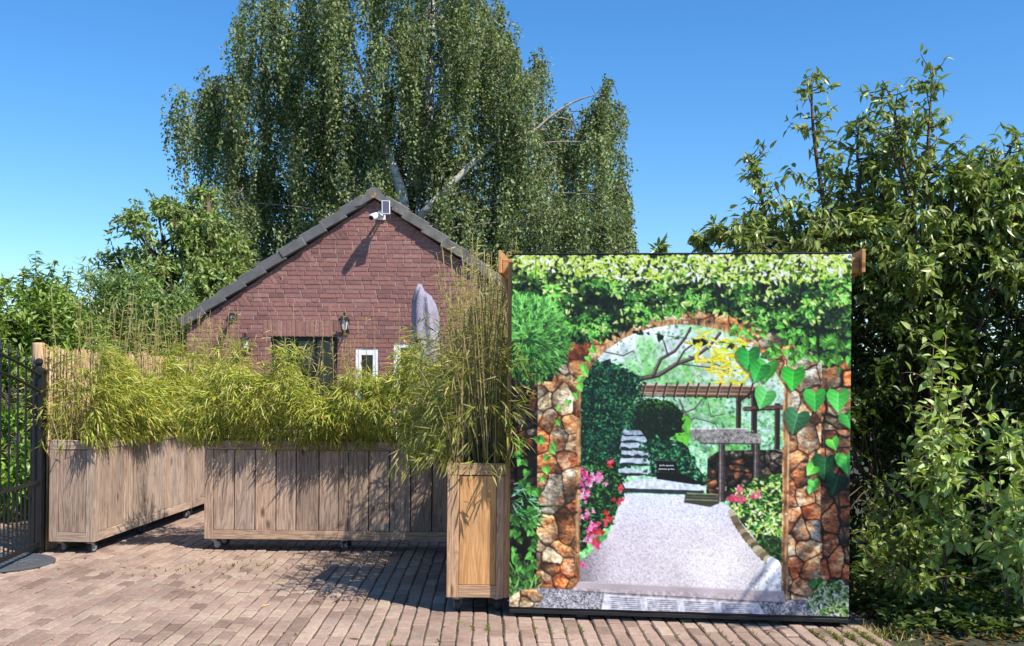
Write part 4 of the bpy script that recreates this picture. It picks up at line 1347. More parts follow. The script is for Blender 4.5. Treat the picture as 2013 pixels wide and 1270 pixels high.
    p.line([(1134, 1165), (1550, 1177)], 1.6, (96, 88, 88))
    p.poly([(1196, 1170), (1500, 1179), (1512, 1202), (1190, 1202)], (198, 196, 204))
    for k in range(4):
        x0 = 1208 + k * 73
        for j in range(7): p.line([(x0 + j * .6, 1176 + j * 4 + k * 2), (x0 + 58 + j * .8, 1177 + j * 4 + k * 2)], 1.7, (112, 108, 116))
    inside_ = (Y > 1140) | (opening & (Y > 835))
    inside_ &= ~gm
    p.a[inside_] *= (.74 + .52 * n3 * (.7 + .6 * n2))[..., None][inside_]
    # --- left hand planting of the print
    p.scatter(110, [(1006, 955), (1030, 950), (1062, 990), (1060, 1040), (1006, 1044)], (14, 30), [(70, 140, 74), (112, 180, 100), (36, 84, 54), (160, 206, 190), (50, 110, 60)], 'BLADE', (-2.4, -.2), .8)
    p.scatter(120, [(1006, 1135), (1040, 1120), (1062, 1160), (1006, 1190)], (14, 34), [(80, 130, 60), (120, 168, 84), (52, 92, 48), (36, 66, 40)], 'BLADE', (1.9, 4.4), .8)
    p.stones(p.mask([(1006, 1182), (1030, 1166), (1062, 1164), (1076, 1182), (1050, 1202), (1006, 1202)]), 26, [(170, 140, 108), (190, 164, 132), (146, 116, 86)], 15, 1.5, (60, 50, 36), 1.3)
    for (x, y) in ((1020, 888), (1028, 905), (1040, 930), (1026, 948), (1048, 956), (1060, 964), (1054, 1000), (1052, 1022), (1044, 1030), (1054, 1046), (1050, 1062), (1022, 1056), (1012, 1050), (1048, 1078), (1052, 1092), (1018, 1088), (1050, 1108), (1048, 1124), (1016, 1106), (1032, 1122), (1010, 1020), (1034, 870), (1060, 862)):
        for k in range(2): p.leaf(x + r.normal(0, 3), y + r.normal(0, 3), r.uniform(11, 19), r.uniform(-1.2, 1.2), np.array((116, 196, 92)) * r.uniform(.55, 1.1), 'HEART', .85)
    for (x, y) in ((1165, 683), (1158, 700), (1150, 716), (1152, 728), (1148, 742), (1142, 756), (1135, 772), (1122, 786), (1105, 800), (1098, 826), (1090, 872), (1086, 884), (1082, 898), (1076, 920), (1068, 940), (1184, 664)):
        p.leaf(x, y, r.uniform(11, 17), r.uniform(-.8, .8), np.array((128, 206, 92)) * r.uniform(.8, 1.1), 'HEART', .85)
    # --- ivy over the arch
    ivy = [(1005, 501), (1674, 501), (1674, 705), (1640, 690), (1610, 700), (1570, 672), (1530, 655), (1480, 634), (1420, 612), (1370, 606), (1320, 616), (1270, 632), (1215, 655), (1180, 668), (1140, 668), (1110, 640), (1060, 610), (1005, 620)]
    ivy = ivy[:2] + p.rag(ivy[2:], 3, 10)[:-6] + [(1005, 620)]
    im = p.mask(ivy)
    p.a[im] = np.array((18, 40, 26)) / 255
    dk = p.fbm(42, 30, 3, 77)
    def icol(x, y):
        i, j = min(p.W - 1, int((x - 1005) * p.K)), min(p.H - 1, int((y - 501) * p.K))
        f = np.clip((dk[j, i] - .38) * 4.2 - max(0, y - 545) / 230 + .15 * (x > 1250), .0, 1.25)
        top = np.clip(1 - (y - 501) / 60, 0, 1)
        c = np.array((18, 50, 30)) * (1 - f) + np.array((122, 198, 90)) * f
        c = c * (1 - top) + np.array((206, 232, 104)) * top
        if x > 1250 and r.random() < .3: c = c * .5 + np.array((150, 210, 84)) * .5
        if r.random() < .2 * (1 - max(0, y - 570) / 120): c = np.array((206, 238, 130))
        if r.random() < .28: c = c * .42
        return c
    p.scatter(2700, im, (6.5, 14), icol, 'HEART', (-1.35, 1.35), .82, 12)
    p.scatter(1500, im & (dk > .44), (6, 14), icol, 'POINT', (-1.8, 1.8), .8, 12)
    p.scatter(620, [(1005, 501), (1674, 501), (1674, 548), (1400, 558), (1200, 548), (1005, 520)], (6, 13), [(236, 244, 170), (214, 236, 120), (250, 250, 236), (190, 222, 90)], 'POINT', (-1.8, 1.8), .92)
    for (cx, cy, n_, sx, sy) in ((1192, 512, 26, 14, 6), (1225, 530, 16, 10, 8), (1225, 565, 20, 10, 9), (1124, 600, 5, 3, 3), (1302, 590, 14, 6, 8), (1400, 556, 12, 8, 5), (1512, 532, 24, 10, 7), (1560, 512, 26, 16, 5), (1596, 545, 12, 6, 8), (1620, 508, 20, 12, 4), (1340, 520, 14, 12, 8), (1522, 590, 14, 9, 4)):
        flowers(cx, cy, n_ // 3, sx * 1.3, sy, [(250, 246, 236), (246, 250, 220)], (2.5, 4.5))
    for (x0, x1, y, n_) in ((1440, 1560, 648, 26), (1510, 1600, 690, 40), (1600, 1672, 700, 24), (1630, 1674, 668, 30), (1560, 1640, 662, 24)):
        for k in range(n_): p.leaf(r.uniform(x0, x1), y + r.normal(0, 8), r.uniform(8, 17), r.uniform(-1.3, 1.3), np.array((120, 196, 84)) * r.uniform(.5, 1.15), 'HEART' if k % 2 else 'POINT', .84)
    # --- round bush on the left
    bm = ell(1040, 668, 80, 82) < 1
    p.a[bm] = np.array((34, 84, 42)) / 255
    for _ in range(1500):
        a, q = r.uniform(0, 6.28), math.sqrt(r.random()); x, y = 1040 + 78 * q * math.cos(a), 668 + 80 * q * math.sin(a)
        lit_ = np.clip(.55 + .5 * (1 - (y - 590) / 160) + r.normal(0, .22), .2, 1.3)
        p.leaf(x, y, r.uniform(9, 20), a - 1.57 + r.normal(0, .6), np.array((112, 176, 88)) * lit_, 'BLADE', .85, squash=1.5)
    # --- large heart leaves on the right
    big = [((1475, 682), 46, -.05, (52, 150, 66)), ((1512, 706), 44, .1, (84, 176, 76)), ((1502, 712), 40, .35, (60, 160, 70)), ((1563, 720), 46, .05, (64, 178, 62)), ((1513, 762), 42, .35, (104, 196, 104)),
           ((1604, 762), 44, -.02, (70, 168, 72)), ((1649, 762), 44, .0, (88, 190, 84)), ((1664, 806), 34, -.3, (66, 150, 66)), ((1574, 802), 50, .25, (66, 116, 78)), ((1636, 856), 26, -.4, (96, 186, 70)),
           ((1626, 888), 50, .05, (36, 92, 50)), ((1606, 908), 26, .6, (110, 200, 80)), ((1664, 884), 42, -.1, (74, 160, 70)), ((1652, 926), 44, .3, (24, 66, 42)), ((1602, 936), 22, -.2, (96, 190, 80)), ((1600, 950), 16, .3, (110, 196, 100)), ((1610, 1128), 26, -.2, (60, 120, 56))]
    p.line([(1604, 806), (1622, 835), (1626, 890), (1640, 960), (1655, 1010), (1672, 1080)], 3, (62, 56, 40)); p.line([(1655, 1000), (1650, 960), (1640, 930)], 4, (70, 60, 46))
    for (x, y), s_, a, c in big:
        T_ = p.HEART * np.array([1.08, 1]) * s_ * .92; ca, sa = math.cos(a), math.sin(a)
        p.poly(T_ @ np.array([[ca, -sa], [sa, ca]]).T + (x - 4, y + 5), (16, 26, 16), .45)
        s_ *= .92; c = tuple(min(255, v * 1.12 + 6) for v in c)
        p.leaf(x, y, s_, a, c, 'HEART', .84, tuple(min(255, v * 1.0 + 38) for v in c), 1.08)
    # variegated plants, lower right
    vg = [(1594, 1180), (1610, 1140), (1650, 1128), (1674, 1140), (1674, 1198), (1610, 1192)]
    p.poly(vg, (40, 56, 34)); p.scatter(260, vg, (7, 14), [(196, 214, 160), (140, 176, 104), (84, 120, 64), (222, 232, 196)], 'POINT', (-1.8, 1.8), .75)
    tone = p.fbm(90, 90, 3, 99)[..., None]
    p.a = p.a * (.9 + .2 * tone)
    p.blur(1)
    p.a = p.a * (1 + .10 * (np.random.default_rng(5).random((p.H, p.W, 1)) - .5))
    return np.clip(p.a, 0, 1)

pic = np.clip(paint_garden(), 0, 1)
lum_ = pic.mean(-1, keepdims=True)
pic = np.clip(lum_ + (pic - lum_) * .98, 0, 1)
pic = np.clip(pic - .055 * np.sin(2 * math.pi * pic), 0, 1) ** .95
PW, PH = 2.161, 2.298
NX, NZ = 536, 562
hh_, ww_ = pic.shape[:2]
def resample(a):
    cs = np.zeros((hh_ + 1, ww_ + 1, 3)); cs[1:, 1:] = np.cumsum(np.cumsum(a.astype(np.float64), 0), 1)
    ys = np.linspace(0, hh_, NZ + 1).round().astype(int); xs = np.linspace(0, ww_, NX + 1).round().astype(int)
    S_ = cs[ys[1:]][:, xs[1:]] - cs[ys[:-1]][:, xs[1:]] - cs[ys[1:]][:, xs[:-1]] + cs[ys[:-1]][:, xs[:-1]]
    return S_ / ((ys[1:] - ys[:-1])[:, None] * (xs[1:] - xs[:-1])[None])[..., None]
lin = resample(np.where(pic <= .04045, pic / 12.92, ((pic + .055) / 1.055) ** 2.4))
lin = lin * (PRINT_GAIN * .95)
bd = empty('garden_backdrop', (-.005, 6.66, .0), math.atan2(-.21, 2.151))
tag(bd, 'large backdrop printed with a stone garden arch, mounted on a rolling wooden frame', 'backdrop')
xs = np.linspace(0, PW, NX); zs = np.linspace(2.369, .071, NZ)
gx_, gz_ = np.meshgrid(xs, zs)
sag = .003 * np.sin(gx_ * 4.4) * np.sin(gz_ * 3.1) + .0014 * np.sin(gx_ * 13 + 2 * gz_) * np.exp(-3.5 * np.minimum(gz_ - .07, 2.37 - gz_))
V = np.stack([gx_, -.006 + sag, gz_], -1).reshape(-1, 3)
i0 = (np.arange(NZ - 1)[:, None] * NX + np.arange(NX - 1)[None]).ravel()
m, nt, bs, N, L = newmat('printed_canvas')
L.new(attr(nt).outputs['Color'], bs.inputs['Base Color']); bs.inputs['Roughness'].default_value = .55; bs.inputs['Specular IOR Level'].default_value = .3
weave = noise(nt, 700, 2, .5, coords(nt, (1, 1, 1), False)); bump(nt, bs, weave, .08, .002)
prt = obj('print', mesh('print', V, [np.stack([i0, i0 + NX, i0 + NX + 1, i0 + 1], 1)], m, lin.reshape(-1, 3)), bd)
prt['label'] = 'printed picture of an ivy clad stone arch with a gravel garden behind'
# the lettering on the little name plate in the picture
def lettering(txt, px, py, size):
    cu = bpy.data.curves.new('lettering', 'FONT'); cu.body = txt; cu.size = size; cu.align_x = 'CENTER'; cu.align_y = 'CENTER'; cu.resolution_u = 2
    t = bpy.data.objects.new('lettering', cu); COL.objects.link(t)
    bpy.context.view_layer.update()
    me = bpy.data.meshes.new_from_object(t.evaluated_get(bpy.context.evaluated_depsgraph_get()))
    bpy.data.objects.remove(t); me.name = 'lettering'
    me.materials.clear(); me.materials.append(M['white'])
    obj('lettering', me, prt, ((px - 1005) / 669 * PW, -.0115, 2.369 - (py - 501) / 700 * PH), (R(90), 0, R(0)))
lettering('Jardin japonais', 1318, 914.5, .0155)
lettering('Japanese garden', 1318, 921.5, .0155)
MB().add(*cbox(0.002, PW - .002, .004, .03, .055, 2.372, .002)).build('board', M['black'], bd)
MB().add(*cbox(-.004, PW + .004, -.0015, .034, 2.3725, 2.382, .002)).build('top_edging', M['black'], bd)
MB().add(*cbox(.0, PW, .0, .05, .03, .0545, .002)).build('bottom_rail', M['black'], bd)
for x in (.012, PW / 2, PW - .012): 
    MB().add(*lathe([(.0, -.002), (.008, -.002), (.009, 0), (.0, .0005)], 10, 'y')).build('eyelet', M['metal'], bd, loc=(x if x > .1 else .02, -.006, 2.355))
# wooden frame behind, standing proud at both upper corners
def post(x0, x1, y0, y1, z0, z1, ax='z', name='post', c=.003):
    MB().add(*cbox(x0, x1, y0, y1, z0, z1, c)).build(name, M['warm_' + ax], bd)
for x in (-.03, PW - .085): post(x, x + .07, .0345, .10, .126, 2.33)
for x in (-.03, PW - .085): post(x, x + .07, .62, .69, .126, 2.33)
post(-.075, PW + .075, .04 + .065, .15, 2.26, 2.36, 'x', 'beam'); post(-.075, PW + .075, .56, .605, 2.26, 2.36, 'x', 'beam')
post(-.030, PW - .02, .105, .15, .127, .2, 'x', 'beam'); post(-.03, PW - .02, .56, .605, .127, .2, 'x', 'beam')
for x in (-.1, PW + .077): post(x, x + .023, .06, .66, 2.26, 2.41, 'y', 'end_board')
for k in range(5): post(-.074, PW + .074, .18 + k * .075, .23 + k * .075, 2.331, 2.355, 'x', 'slat')
for x in (-.028, PW - .02): 
    V, Fs = tube([(x + .02, .16, 2.25), (x + .02, .5, 1.9)], .03, 4); MB().add(V, Fs).build('brace', M['warm_y'], bd)
for x in (-.07,):
    V, Fs = tube([(x, .12, 2.24), (x + .06, .12, 2.08)], .02, 4); MB().add(V, Fs).build('brace', M['warm_z'], bd)
MB().add(*cbox(0.01, PW - .01, .051, .68, .107, .125, .002)).build('base_board', M['black'], bd)
for x in (.04, PW * .48, PW - .05):
    for y in (.06, .6): castor(bd, x, y, R(80) if x > .1 else R(60))

# ================================================================== TREES AND SHRUBS
def px_blob(px, py, Y, rx, ry, rd):
    c = at(px, py, Y); k = Y / F
    return c, np.array([rx * k, rd, ry * k])

def clumped(n, c, rad, r, per=14, shell=.3, sig=.16):
    """points gathered in clumps inside an ellipsoid: light and dark masses with gaps between"""
    m_ = max(2, n // per)
    cc, uu = in_ellipsoid(m_, c, rad, r, shell)
    k = r.integers(0, m_, n)
    return cc[k] + r.standard_normal((n, 3)) * sig * (np.array(rad) * .6 + .12), unit(uu[k] + .35 * r.standard_normal((n, 3)))

# --- weeping birch behind the house
BY = 24.0
r = np.random.default_rng(41)
birch = empty('birch_tree', (-2.4, BY, 0))
tag(birch, 'tall weeping birch with white limbs and hanging foliage behind the house', 'tree')
org = np.array([-2.4, BY, 0])
blobs = [(430, 185, 72, 55), (405, 245, 45, 55), (480, 290, 70, 70), (540, 50, 65, 80), (515, 160, 60, 80), (600, 120, 80, 100), (600, 290, 105, 100), (650, 50, 42, 90),
         (560, 410, 95, 80), (690, 225, 85, 90), (690, 370, 110, 90), (785, 90, 50, 110), (850, 50, 90, 100), (935, 80, 62, 85), (800, 260, 105, 110), (900, 220, 105, 110),
         (985, 140, 62, 85), (1045, 175, 45, 75), (830, 390, 125, 90), (960, 340, 115, 100), (1060, 290, 85, 85), (1130, 250, 62, 65), (1190, 190, 28, 40), (1175, 290, 45, 70),
         (1060, 410, 115, 85), (1170, 390, 65, 90), (1212, 370, 22, 55), (470, 405, 45, 55), (950, 450, 120, 80), (1150, 450, 75, 60), (600, -60, 85, 80), (850, -90, 120, 100),
         (980, 40, 45, 40), (760, 480, 130, 80), (620, 500, 90, 80), (500, 500, 60, 70), (1205, 440, 26, 50), (500, 360, 50, 50), (720, -30, 30, 60)]
wood_mb = []
P, D, Ls, C = [], [], [], []
br = MB(); tws = MB()
trunkp = [np.array(at(x, y, BY - (0 if y > 500 else 1.5 if y > 400 else 2.5 if y > 0 else 1.0))) - org for x, y in ((800, 1000), (798, 800), (795, 600), (800, 430), (828, 330), (842, 240), (846, 120), (850, -40), (850, -200))]
br.add(*tube(trunkp, [.3, .27, .24, .2, .15, .12, .09, .06, .02], 10))
st2 = [np.array(at(x, y, BY - 3.3)) - org for x, y in ((800, 470), (790, 380), (765, 310), (742, 245), (720, 170), (690, 80))]
br.add(*tube(st2, [.14, .12, .10, .085, .06, .03], 8))
st3 = [np.array(at(x, y, BY - 3.3)) - org for x, y in ((800, 450), (860, 390), (930, 320), (980, 275), (1050, 258))]
br.add(*tube(st3, [.1, .08, .065, .045, .02], 8))
st4 = [np.array(at(x, y, BY - .5)) - org for x, y in ((798, 560), (730, 470), (660, 380), (600, 250), (560, 120), (545, 20))]
br.add(*tube(st4, [.14, .12, .10, .08, .05, .02], 8))
st5 = [np.array(at(x, y, BY)) - org for x, y in ((800, 500), (790, 300), (792, 180), (790, 60))]
br.add(*tube(st5, [.11, .09, .06, .02], 8))
stems = np.concatenate([curve(a, b, n=5) for s_ in (trunkp[2:], st2, st3, st4) for a, b in zip(s_[:-1], s_[1:])])
for (bx, by, rx, ry) in blobs:
    cen = math.sqrt(max(0, 1 - ((bx - 800) / 470) ** 2))
    for layer in range(2):
        Yc = BY - (1.0 + 2.0 * cen) * (1 if layer == 0 else -.6) + r.normal(0, .7)
        c, rad = px_blob(bx, by, Yc, rx, ry, 1.0)
        nst = int(rx * ry / 70 * (1.0 if layer == 0 else .75)) + (12 if rx > 50 else 26)
        B, u = clumped(nst, c, rad * np.array([1, 1.3, .85]), r, 7, .28, .135)
        # limb to the blob
        tgt = c - org
        k = np.argmin(np.linalg.norm(stems - tgt, axis=1) + 2.5 * np.maximum(0, stems[:, 2] - tgt[2] + .5))
        tws.add(*tube(curve(stems[k], tgt + np.array([0, 0, rad[2] * .1]), (0, 0, .2), 7), np.linspace(.03, .006, 7), 5, False))
        for q in range(9):
            e_ = B[r.integers(nst)] - org
            tws.add(*tube(curve(tgt + r.normal(0, .15, 3), e_, (0, 0, .1), 5), np.linspace(.012, .003, 5), 3, False))
        # hanging strands
        nl = 40
        ln = r.uniform(.5, 1.7, nst) * min(1.35, .55 + ry / 100)
        t = (np.arange(nl)[None] + r.random((nst, nl))) / nl
        outw = np.stack([u[:, 0], u[:, 1], np.zeros(nst)], 1) * (.12 + .18 * r.random((nst, 1)))
        S_ = B[:, None] + outw[:, None] * (1 - np.exp(-4 * t))[..., None] + np.array([0, 0, -1]) * (ln[:, None] * t ** 1.15)[..., None]
        S_[..., 2] += (.12 * np.sin(t * 2.2))
        S_ += r.normal(0, .036, S_.shape) + .04 * np.sin(t * 5 + r.uniform(0, 6, (nst, 1)))[..., None]
        S_ = S_.reshape(-1, 3) - org
        P.append(S_)
        d = r.standard_normal((len(S_), 3)) * .75 + np.array([0, -.15, -.7])
        D.append(d)
        tone = np.repeat(np.clip(1 + r.normal(0, .22, nst), .55, 1.6), nl)[:, None]
        C.append(vary(srgb(120, 130, 88), len(S_), r, .28, .08) * tone)
P = np.concatenate(P); D = np.concatenate(D); C = np.concatenate(C)
tag(obj('crown', leaf_mesh('crown', P, D, r.uniform(.055, .1, len(P)), r.uniform(.04, .062, len(P)), C, M['leaf_shiny'], 'four', .15, .12, r), birch), kind='stuff')
m, nt, bs, N, L = newmat('birch_bark')
n1 = noise(nt, 2.4, 5, .65, coords(nt, (3, 3, 14), False)); n2 = noise(nt, 9, 3, .6, coords(nt, (1, 1, 1), False))
c = ramp(nt, n1, [(.36, srgb(52, 46, 42)), (.44, srgb(190, 184, 176)), (.8, srgb(226, 222, 214))])
L.new(mix(nt, c, ramp(nt, n2, [(.3, (.7, .68, .65)), (.7, (1, 1, 1))]), .8, 'MULTIPLY'), bs.inputs['Base Color']); bs.inputs['Roughness'].default_value = .75
br.build('trunk', m, birch, smooth=True)
M['birch_twig'] = plain('birch_twig', srgb(128, 116, 106), .8, 0, .35, 8)
tag(tws.build('branches', M['birch_twig'], birch, smooth=True), kind='stuff')

# --- generic leafy bush or tree
def bush(name, label, cat, blobs, base, nl, L, W, col, seed, style='four', mat='leaf', group=None, trunk=.03, npt=9, twl=.35, up=.5, shoots=(), spread=.9):
    r = np.random.default_rng(seed)
    base = np.array(base, float)
    e = empty(name, tuple(base)); tag(e, label, cat, group)
    tot = sum(b[1][0] * b[1][2] for b in blobs)
    P, D, C = [], [], []
    st = MB()
    for c, rad in blobs:
        n = int(nl / npt * rad[0] * rad[2] / tot) + 4
        B, u = clumped(n, c, rad, r, 12, .35, .2)
        dirs = u + np.array([0, 0, up]) + .4 * r.standard_normal((n, 3))
        p, d = twigs_to_leaves(B - base, dirs, npt, twl, L, r, spread)
        P.append(p); D.append(d)
        tone = np.repeat(np.clip(1 + r.normal(0, .18, n), .6, 1.5), npt)[:, None]
        C.append(vary(col, len(p), r, .2, .08) * tone)
        root = np.array([r.normal(0, .05), r.normal(0, .05), 0])
        cen = np.array(c) - base
        st.add(*tube(curve(root, cen, (r.normal(0, .08), 0, .1), 8), np.linspace(trunk, trunk * .3, 8), 6))
        for k in range(min(n, 26)):
            st.add(*tube(curve(cen * (.6 + .4 * r.random()), B[k] - base, (0, 0, .06), 4), np.linspace(trunk * .3, trunk * .08, 4), 3, False))
    for a, b, n, ll in shoots:                 # upright shoots with leaves all along
        a, b = np.array(a) - base, np.array(b) - base
        pth = curve(a, b, r.normal(0, .03, 3), 8)
        st.add(*tube(pth, np.linspace(trunk * .35, .003, 8), 5))
        t = np.linspace(.08, 1.0, n); i = np.minimum((t * 7).astype(int), 6); f = (t * 7 - i)[:, None]
        p = pth[i] * (1 - f) + pth[i + 1] * f
        for q in range(3):
            g = r.uniform(0, 6.28, n)
            P.append(p + r.normal(0, .01, p.shape)); D.append(np.stack([np.cos(g), np.sin(g), r.uniform(-.5, .5, n)], 1)); C.append(vary(col, n, r, .2, .08))
    P = np.concatenate(P); D = np.concatenate(D); C = np.concatenate(C)
    st.build('trunk' if cat == 'tree' else 'stems', M['bark'], e, smooth=True)
    tag(obj('crown' if cat == 'tree' else 'foliage', leaf_mesh('foliage', P, D, L * r.uniform(.7, 1.2, len(P)), W * r.uniform(.75, 1.15, len(P)), C, M[mat], style, r.uniform(.05, .4, len(P)), .2, r), e), kind='stuff')
    return e

# walnut-like tree left of the house
Yw = 18.5
bush('walnut_tree', 'rounded broad leaved tree standing left of the house roof', 'tree',
     [px_blob(*a) for a in ((385, 430, Yw, 50, 45, .7), (320, 470, Yw, 75, 55, .8), (415, 490, Yw + .5, 55, 70, .9), (280, 540, Yw, 45, 38, .6), (350, 560, Yw - .3, 100, 60, .9), (238, 522, Yw, 22, 16, .3), (430, 580, Yw, 60, 50, .7), (300, 610, Yw + .4, 90, 50, .7), (410, 395, Yw, 20, 18, .3))],
     (at(390, 757, Yw)[0], Yw, 0), 15000, .115, .052, srgb(136, 150, 88), 51, 'eight', 'leaf_shiny', trunk=.12, twl=.3, up=.15)
# shrubs on the left
Yl = 12.2
bush('fruit_shrub', 'tall leafy shrub with upright shoots at the far left above the gate', 'shrub',
     [px_blob(*a) for a in ((60, 640, Yl, 100, 60, .6), (20, 610, Yl + .3, 70, 50, .5), (110, 690, Yl - .2, 90, 60, .5), (30, 740, Yl, 90, 80, .5), (130, 740, Yl + .4, 80, 70, .5))],
     (at(60, 757, Yl)[0], Yl, 0), 13000, .1, .034, srgb(130, 150, 70), 52, 'eight', trunk=.03, twl=.3, up=.35,
     shoots=[(at(50, 640, Yl), at(70, 498, Yl), 34, .1), (at(80, 640, Yl), at(106, 512, Yl), 30, .1), (at(105, 650, Yl), at(133, 532, Yl), 28, .1), (at(40, 600, Yl), at(46, 528, Yl), 18, .1), (at(0, 600, Yl), at(30, 545, Yl), 16, .1)])
Ym = 14.2
bush('willow_shrub', 'fine leaved grey green shrub behind the reed fence', 'shrub',
     [px_blob(*a) for a in ((215, 610, Ym, 45, 55, .4), (290, 630, Ym, 75, 60, .5), (330, 660, Ym, 60, 60, .4), (200, 690, Ym, 70, 60, .5), (290, 720, Ym, 90, 60, .5))],
     (at(270, 757, Ym)[0], Ym, 0), 14000, .11, .022, srgb(128, 146, 88), 53, 'six', trunk=.025, twl=.4, up=.9,
     shoots=[(at(190, 620, Ym), at(180, 548, Ym), 24, .1), (at(255, 620, Ym), at(270, 560, Ym), 20, .1), (at(300, 620, Ym), at(312, 555, Ym), 22, .1), (at(340, 620, Ym), at(346, 560, Ym), 20, .1)])
bush('laurel_shrub', 'bright green broad leaved shrub seen through the bars of the gate', 'shrub',
     [((-6.0, 11.4, .7), (.75, .6, .7)), ((-5.3, 11.0, .6), (.55, .5, .6)), ((-6.2, 10.6, .5), (.6, .5, .5)), ((-5.4, 11.3, 1.4), (.6, .5, .4))],
     (-5.8, 11.2, 0), 6000, .12, .05, srgb(120, 150, 60), 54, 'eight', 'leaf_big', trunk=.03, twl=.3)
bush('background_hedge', 'dense dark hedge far left beyond the reed fence', 'hedge',
     [((-8.2, 16.5, 1.3), (2.2, .8, 1.3)), ((-6.0, 17.2, 1.3), (2.0, .8, 1.2)), ((-10.0, 14.5, 1.3), (1.5, 1, 1.3))],
     (-8, 16.5, 0), 12000, .1, .045, srgb(92, 112, 54), 55, 'four', trunk=.04, twl=.4)

# --- pear trees on the right, behind and beside the backdrop
def pear(label, base, leaders, blobs, nl, seed, col=srgb(134, 146, 78)):
    r = np.random.default_rng(seed)
    base = np.array(base, float)
    e = empty('pear_tree', tuple(base)); tag(e, label, 'tree', 'pear trees behind the backdrop')
    P, D, C, st = [], [], [], MB()
    fork = np.array([0, 0, 1.1])
    st.add(*tube([(0, 0, 0), (.03, 0, .5), (0, .02, 1.15)], [.07, .06, .055], 8))
    for pts, wdt in leaders:
        pts = [np.array(p_) - base for p_ in pts]
        path = np.concatenate([curve(fork, pts[0], (0, 0, .05), 5)[:-1]] + [curve(a, b, r.normal(0, .045, 3), 6)[:-1] for a, b in zip(pts[:-1], pts[1:])] + [pts[-1][None]])
        n = len(path)
        st.add(*tube(path, np.linspace(.034, .005, n), 6))
        for i in range(6, n):
            fr = (i - 4) / (n - 4)
            for k in range(5):
                g = r.uniform(0, 6.28); ln = wdt * 1.5 * (1.15 - .85 * fr) * r.uniform(.3, 1.15)
                b0 = path[i - 1] + (path[i] - path[i - 1]) * r.random()
                dv = np.array([math.cos(g), math.sin(g), r.uniform(.0, .9)]); dv /= np.linalg.norm(dv)
                tip = b0 + dv * ln
                st.add(*tube(curve(b0, tip, (0, 0, -.02), 4), [.006, .005, .004, .002], 4, False))
                m_ = max(5, int(ln * 46))
                t = r.uniform(.2, 1.02, m_)[:, None]
                P.append(b0 + (tip - b0) * t + r.normal(0, .012, (m_, 3)))
                dd = dv[None] * .5 + r.standard_normal((m_, 3)) * .8; dd[:, 2] -= .55
                D.append(dd); C.append(vary(col, m_, r, .22, .08))
    tot = sum(b[1][0] * b[1][2] for b in blobs)
    for c, rad in blobs:
        n = int(nl / 9 * rad[0] * rad[2] / tot)
        B, u = clumped(n, c, rad, r, 10, .3, .18)
        dv = u * np.array([1, 1, .6]) + np.array([0, 0, .45]) + .4 * r.standard_normal((n, 3))
        p, d = twigs_to_leaves(B - base, dv, 9, .24, .08, r, .85)
        d[:, 2] -= .55
        P.append(p); D.append(d)
        C.append(vary(col, len(p), r, .22, .08) * np.repeat(np.clip(1 + r.normal(0, .15, n), .6, 1.4), 9)[:, None])
        cen = np.array(c) - base
        st.add(*tube(curve(fork, cen, r.normal(0, .1, 3), 6), np.linspace(.03, .01, 6), 6))
        du = unit(dv)
        for k in range(0, n, 3):
            st.add(*tube([B[k] - base - du[k] * .15, B[k] - base, B[k] - base + du[k] * .24], [.006, .005, .002], 3, False))
    P = np.concatenate(P); D = np.concatenate(D); C = np.concatenate(C)
    st.build('trunk', M['bark'], e, smooth=True)
    tag(obj('crown', leaf_mesh('crown', P, D, r.uniform(.06, .112, len(P)), r.uniform(.025, .038, len(P)), C, M['leaf_pear'], 'eight', r.uniform(.05, .45, len(P)), .2, r), e), kind='stuff')

Y1 = 8.2
A_ = lambda x, y, dy=0: at(x, y, Y1 + dy)
pear('pear tree behind the backdrop with a thin bare leader pointing up', (at(1600, 757, Y1)[0], Y1, 0),
     [([A_(1640, 520), A_(1608, 330), A_(1598, 142)], .26), ([A_(1570, 540), A_(1500, 420), A_(1474, 302)], .22), ([A_(1680, 500), A_(1692, 340), A_(1690, 235)], .30), ([A_(1520, 560), A_(1450, 470), A_(1410, 448)], .2), ([A_(1640, 560, .3), A_(1650, 420, .3), A_(1655, 330, .3)], .3), ([A_(1460, 560, .1), A_(1380, 500, .1), A_(1366, 462, .1)], .08), ([A_(1330, 560, .1), A_(1305, 510, .1), A_(1296, 484, .1)], .05)],
     [px_blob(*a) for a in ((1600, 470, Y1, 90, 45, .35), (1540, 490, Y1, 130, 55, .4), (1480, 480, Y1, 70, 40, .3), (1680, 500, Y1, 90, 70, .4), (1600, 560, Y1 + .2, 160, 60, .4))], 4600, 61)
Y2 = 8.0
A2 = lambda x, y, dy=0: at(x, y, Y2 + dy)
pear('pear tree at the right edge, tallest of the two, with two leafy leaders', (at(1850, 757, Y2)[0], Y2, 0),
     [([A2(1815, 520), A2(1822, 330), A2(1834, 130)], .32), ([A2(1780, 500), A2(1755, 300), A2(1735, 158)], .34), ([A2(1900, 470), A2(1950, 380), A2(2005, 262)], .28), ([A2(1920, 520), A2(1990, 450), A2(2060, 360)], .3), ([A2(1790, 520, .3), A2(1790, 360, .3), A2(1800, 240, .3)], .35), ([A2(1830, 480, -.2), A2(1870, 360, -.2), A2(1885, 330, -.2)], .24), ([A2(1760, 520, .1), A2(1725, 420, .1), A2(1715, 330, .1)], .2), ([A2(1860, 520, .2), A2(1910, 420, .2), A2(1925, 310, .2)], .24), ([A2(1930, 500), A2(1970, 400), A2(1985, 330)], .24)],
     [px_blob(*a) for a in ((1820, 470, Y2, 100, 50, .4), (1930, 390, Y2, 90, 70, .4), (1850, 540, Y2, 150, 80, .5), (1990, 430, Y2, 90, 100, .5), (1760, 600, Y2, 100, 60, .4), (1950, 600, Y2, 120, 70, .4), (2150, 480, Y2, 140, 140, .7))], 9000, 62)

